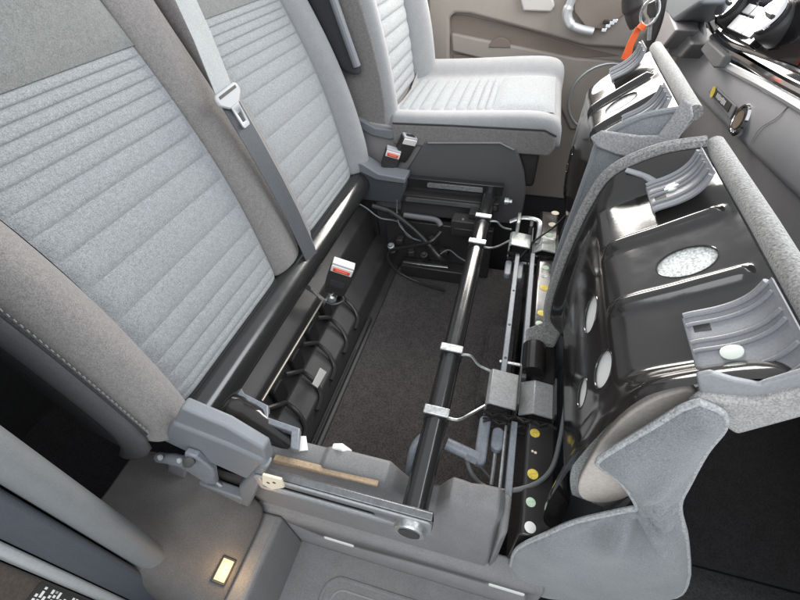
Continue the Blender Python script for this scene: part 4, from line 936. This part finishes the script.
# power socket
nrm = Vector((-1, 0, 0.1)).normalized()
sc0 = Vector((0.4515, 1.078, 0.606))
MB().lathe(sc0, nrm, [(0.032, -0.004), (0.033, 0.004), (0.030, 0.009), (0.026, 0.009), (0.0245, 0.004)], 36).build('socket_bezel', CHROME, da)
MB().lathe(sc0, nrm, [(0.024, 0.0), (0.024, 0.0065)], 32).build('socket_liner', BLACKP, da)
MB().lathe(sc0, nrm, [(0.016, 0.004), (0.018, 0.009), (0.013, 0.0085)], 24).build('socket_core', SOCKETM, da)
# label recess with symbol
def on_dash(u, v, x=0.4485): return at(u, v, x=x)
MB().slab([on_dash(u, v) for u, v in ((709, 92), (716, 86), (737, 106), (731, 119))], (-0.0025, 0, 0)).build('badge_frame', GREYP, da, bevel=0.001)
MB().slab([on_dash(u, v, 0.4455) for u, v in ((711, 94), (716, 89), (732, 104), (728, 112))], (-0.0015, 0, 0)).build('badge_plate', INK, da)
c = on_dash(713, 92, 0.4435)
MB().lathe(c, (-1, 0, 0), [(0.014, 0), (0.014, 0.0012)], 6).build('badge_symbol', YELLOW, da)
for i in range(9):
    p = on_dash(717.2 + i * 0.95, 95.3 + i * 0.98, 0.4438)
    MB().box(p, (0.001, 0.0035, random.choice([0.008, 0.01, 0.012]))).build('badge_letter', WHITE, da)
# heater controls
ax = Vector((-0.86, -0.15, 0.5)).normalized()
cp = [at(u, v, x=0.452) for u, v in ((716, -6), (716, 26), (740, 44), (775, 62), (800, 70), (820, 40), (800, -20))]
MB().slab(cp, (-0.006, 0, 0.004)).build('control_panel', PIANO, da, bevel=0.004)
def dial(u, v, r):
    c = at(u, v, x=0.44); D = MB().lathe(c - ax * 0.02, ax, [(r * 1.2, 0.0), (r * 1.2, 0.028), (r * 1.08, 0.034), (r, 0.036), (r, 0.044), (r * 0.9, 0.046)], 36).build('heater_dial', BLACKP, da)
    MB().lathe(c + ax * 0.024, ax, [(r * 0.98, 0), (r * 1.0, 0.004), (r * 0.86, 0.005)], 36).build('dial_ring', CHROME, D)
    MB().lathe(c + ax * 0.0262, ax, [(r * 0.82, 0), (r * 0.82, 0.001), (r * 0.6, -0.004)], 30).build('dial_face', mat('dial_grey', (0.33, 0.32, 0.31, 1), 0.3, metal=0.4), D)
    MB().box(c + ax * 0.028, (0.006, r * 1.3, 0.008)).build('dial_grip', BLACKM, D, bevel=0.001)
    for a in range(-60, 61, 24):
        s_ = Vector((0, 1, 0)); s_ = (s_ - s_.dot(ax) * ax).normalized(); u_ = ax.cross(s_)
        MB().box(c + ax * 0.0272 + (s_ * math.cos(R(a)) + u_ * math.sin(R(a))) * r * 0.66, (0.003, 0.003, 0.003)).build('dial_mark', RED if a > 20 else INK, D)
dial(736, 9, 0.031); dial(778, 23, 0.031)
k0, k1 = at(736, 9, x=0.44), at(778, 23, x=0.44); kd = (k1 - k0).normalized(); ku = ax.cross(kd).normalized()
if ku.z < 0: ku = -ku
kr = Matrix((kd, ku, kd.cross(ku))).transposed(); km = (k0 + k1) / 2
MB().box(km + ku * 0.012 - ax * 0.012, ((k1 - k0).length - 0.05, 0.12, 0.02), kr).build('control_plate', PIANO, da, bevel=0.003)
for i in range(3):
    for j in range(3):
        q = km + kd * (i - 1) * 0.052 + ku * (0.046 - j * 0.034) - ax * 0.001
        MB().box(q, (0.048, 0.030, 0.006), kr).build('control_button', (SCREENP, SCREENP, SILVER)[j], da, bevel=0.0015)
MB().box(km + kd * 0.055 - ku * 0.022 + ax * 0.0025, (0.012, 0.01, 0.002), kr).build('button_mark', RED, da)
MB().slab([at(u, v, x=0.445) for u, v in ((708, 50), (716, 40), (734, 56), (728, 68), (722, 68))], (-0.02, 0, 0)).build('switch_block', GREYP, da, bevel=0.004, seg=3)
MB().slab([at(u, v, x=0.40) for u, v in ((668, 34), (684, 28), (692, 44), (680, 58), (668, 56))], (0.08, 0, 0)).build('console_bracket', GREYP, da, bevel=0.006, seg=3)
# steering column cover and key
sc2 = thing('steering_column', (0.45, 1.5, 0.6), 'grey steering column shroud above the orange key tag', 'steering column')
MB().slab([at(u, v, x=0.36) for u, v in ((664, 14), (668, -20), (704, -20), (700, 4), (684, 14), (672, 22))], (0.10, 0, 0)).build('column_shroud', BLUEP, sc2, bevel=0.01, seg=3)
MB().tube(spline([at(634, -25, y=1.5), at(632, 0, y=1.5), at(634, 15, y=1.5), at(638, 24, y=1.5)], 6), [0.026] * 10 + [0.022] * 9, 16).build('column_stalk', BLACKP, sc2)
MB().tube(spline([at(664, -15, y=1.45), at(660, 12, y=1.45), at(655, 30, y=1.45), at(648, 46, y=1.45)], 6), 0.012, 12).build('lower_strut', BLACKM, sc2)
MB().slab([at(u, v, x=0.36) for u, v in ((645, 30), (668, 8), (676, 30), (662, 48), (648, 48))], (0.06, 0, 0)).build('column_base', DASHD, sc2, bevel=0.006)
key = thing('key_tag', tuple(at(632, 40, y=1.42)), 'bright orange fabric key tag hanging under the steering column', 'key tag')
o_ = [at(u, v, y=1.40) for u, v in ((636, 27), (641, 30), (634, 45), (630, 62), (621, 59), (628, 42))]
MB().slab(o_, (0, 0.004, 0)).build('tag_ribbon', ORANGE, key, bevel=0.001)
MB().tube([at(644, 24, y=1.40), at(640, 29, y=1.40)], 0.010, 10).build('tag_loop', ORANGE, key)
MB().tube([at(650, 12, y=1.40) + Vector((0.02 * math.cos(R(a)), 0.004 * math.sin(R(2 * a)), 0.03 * math.sin(R(a)))) for a in range(0, 360, 20)], 0.0035, 8, closed=True).build('key_ring', STEEL, key)
MB().slab([at(u, v, y=1.41) for u, v in ((648, 4), (656, 0), (658, 14), (651, 20), (647, 14))], (0, 0.012, 0)).build('key_fob', BLACKP, key, bevel=0.003)
MB().tube([at(651, 18, y=1.41), at(649, 40, y=1.41)], 0.005, 8).build('key_blade', STEEL, key)
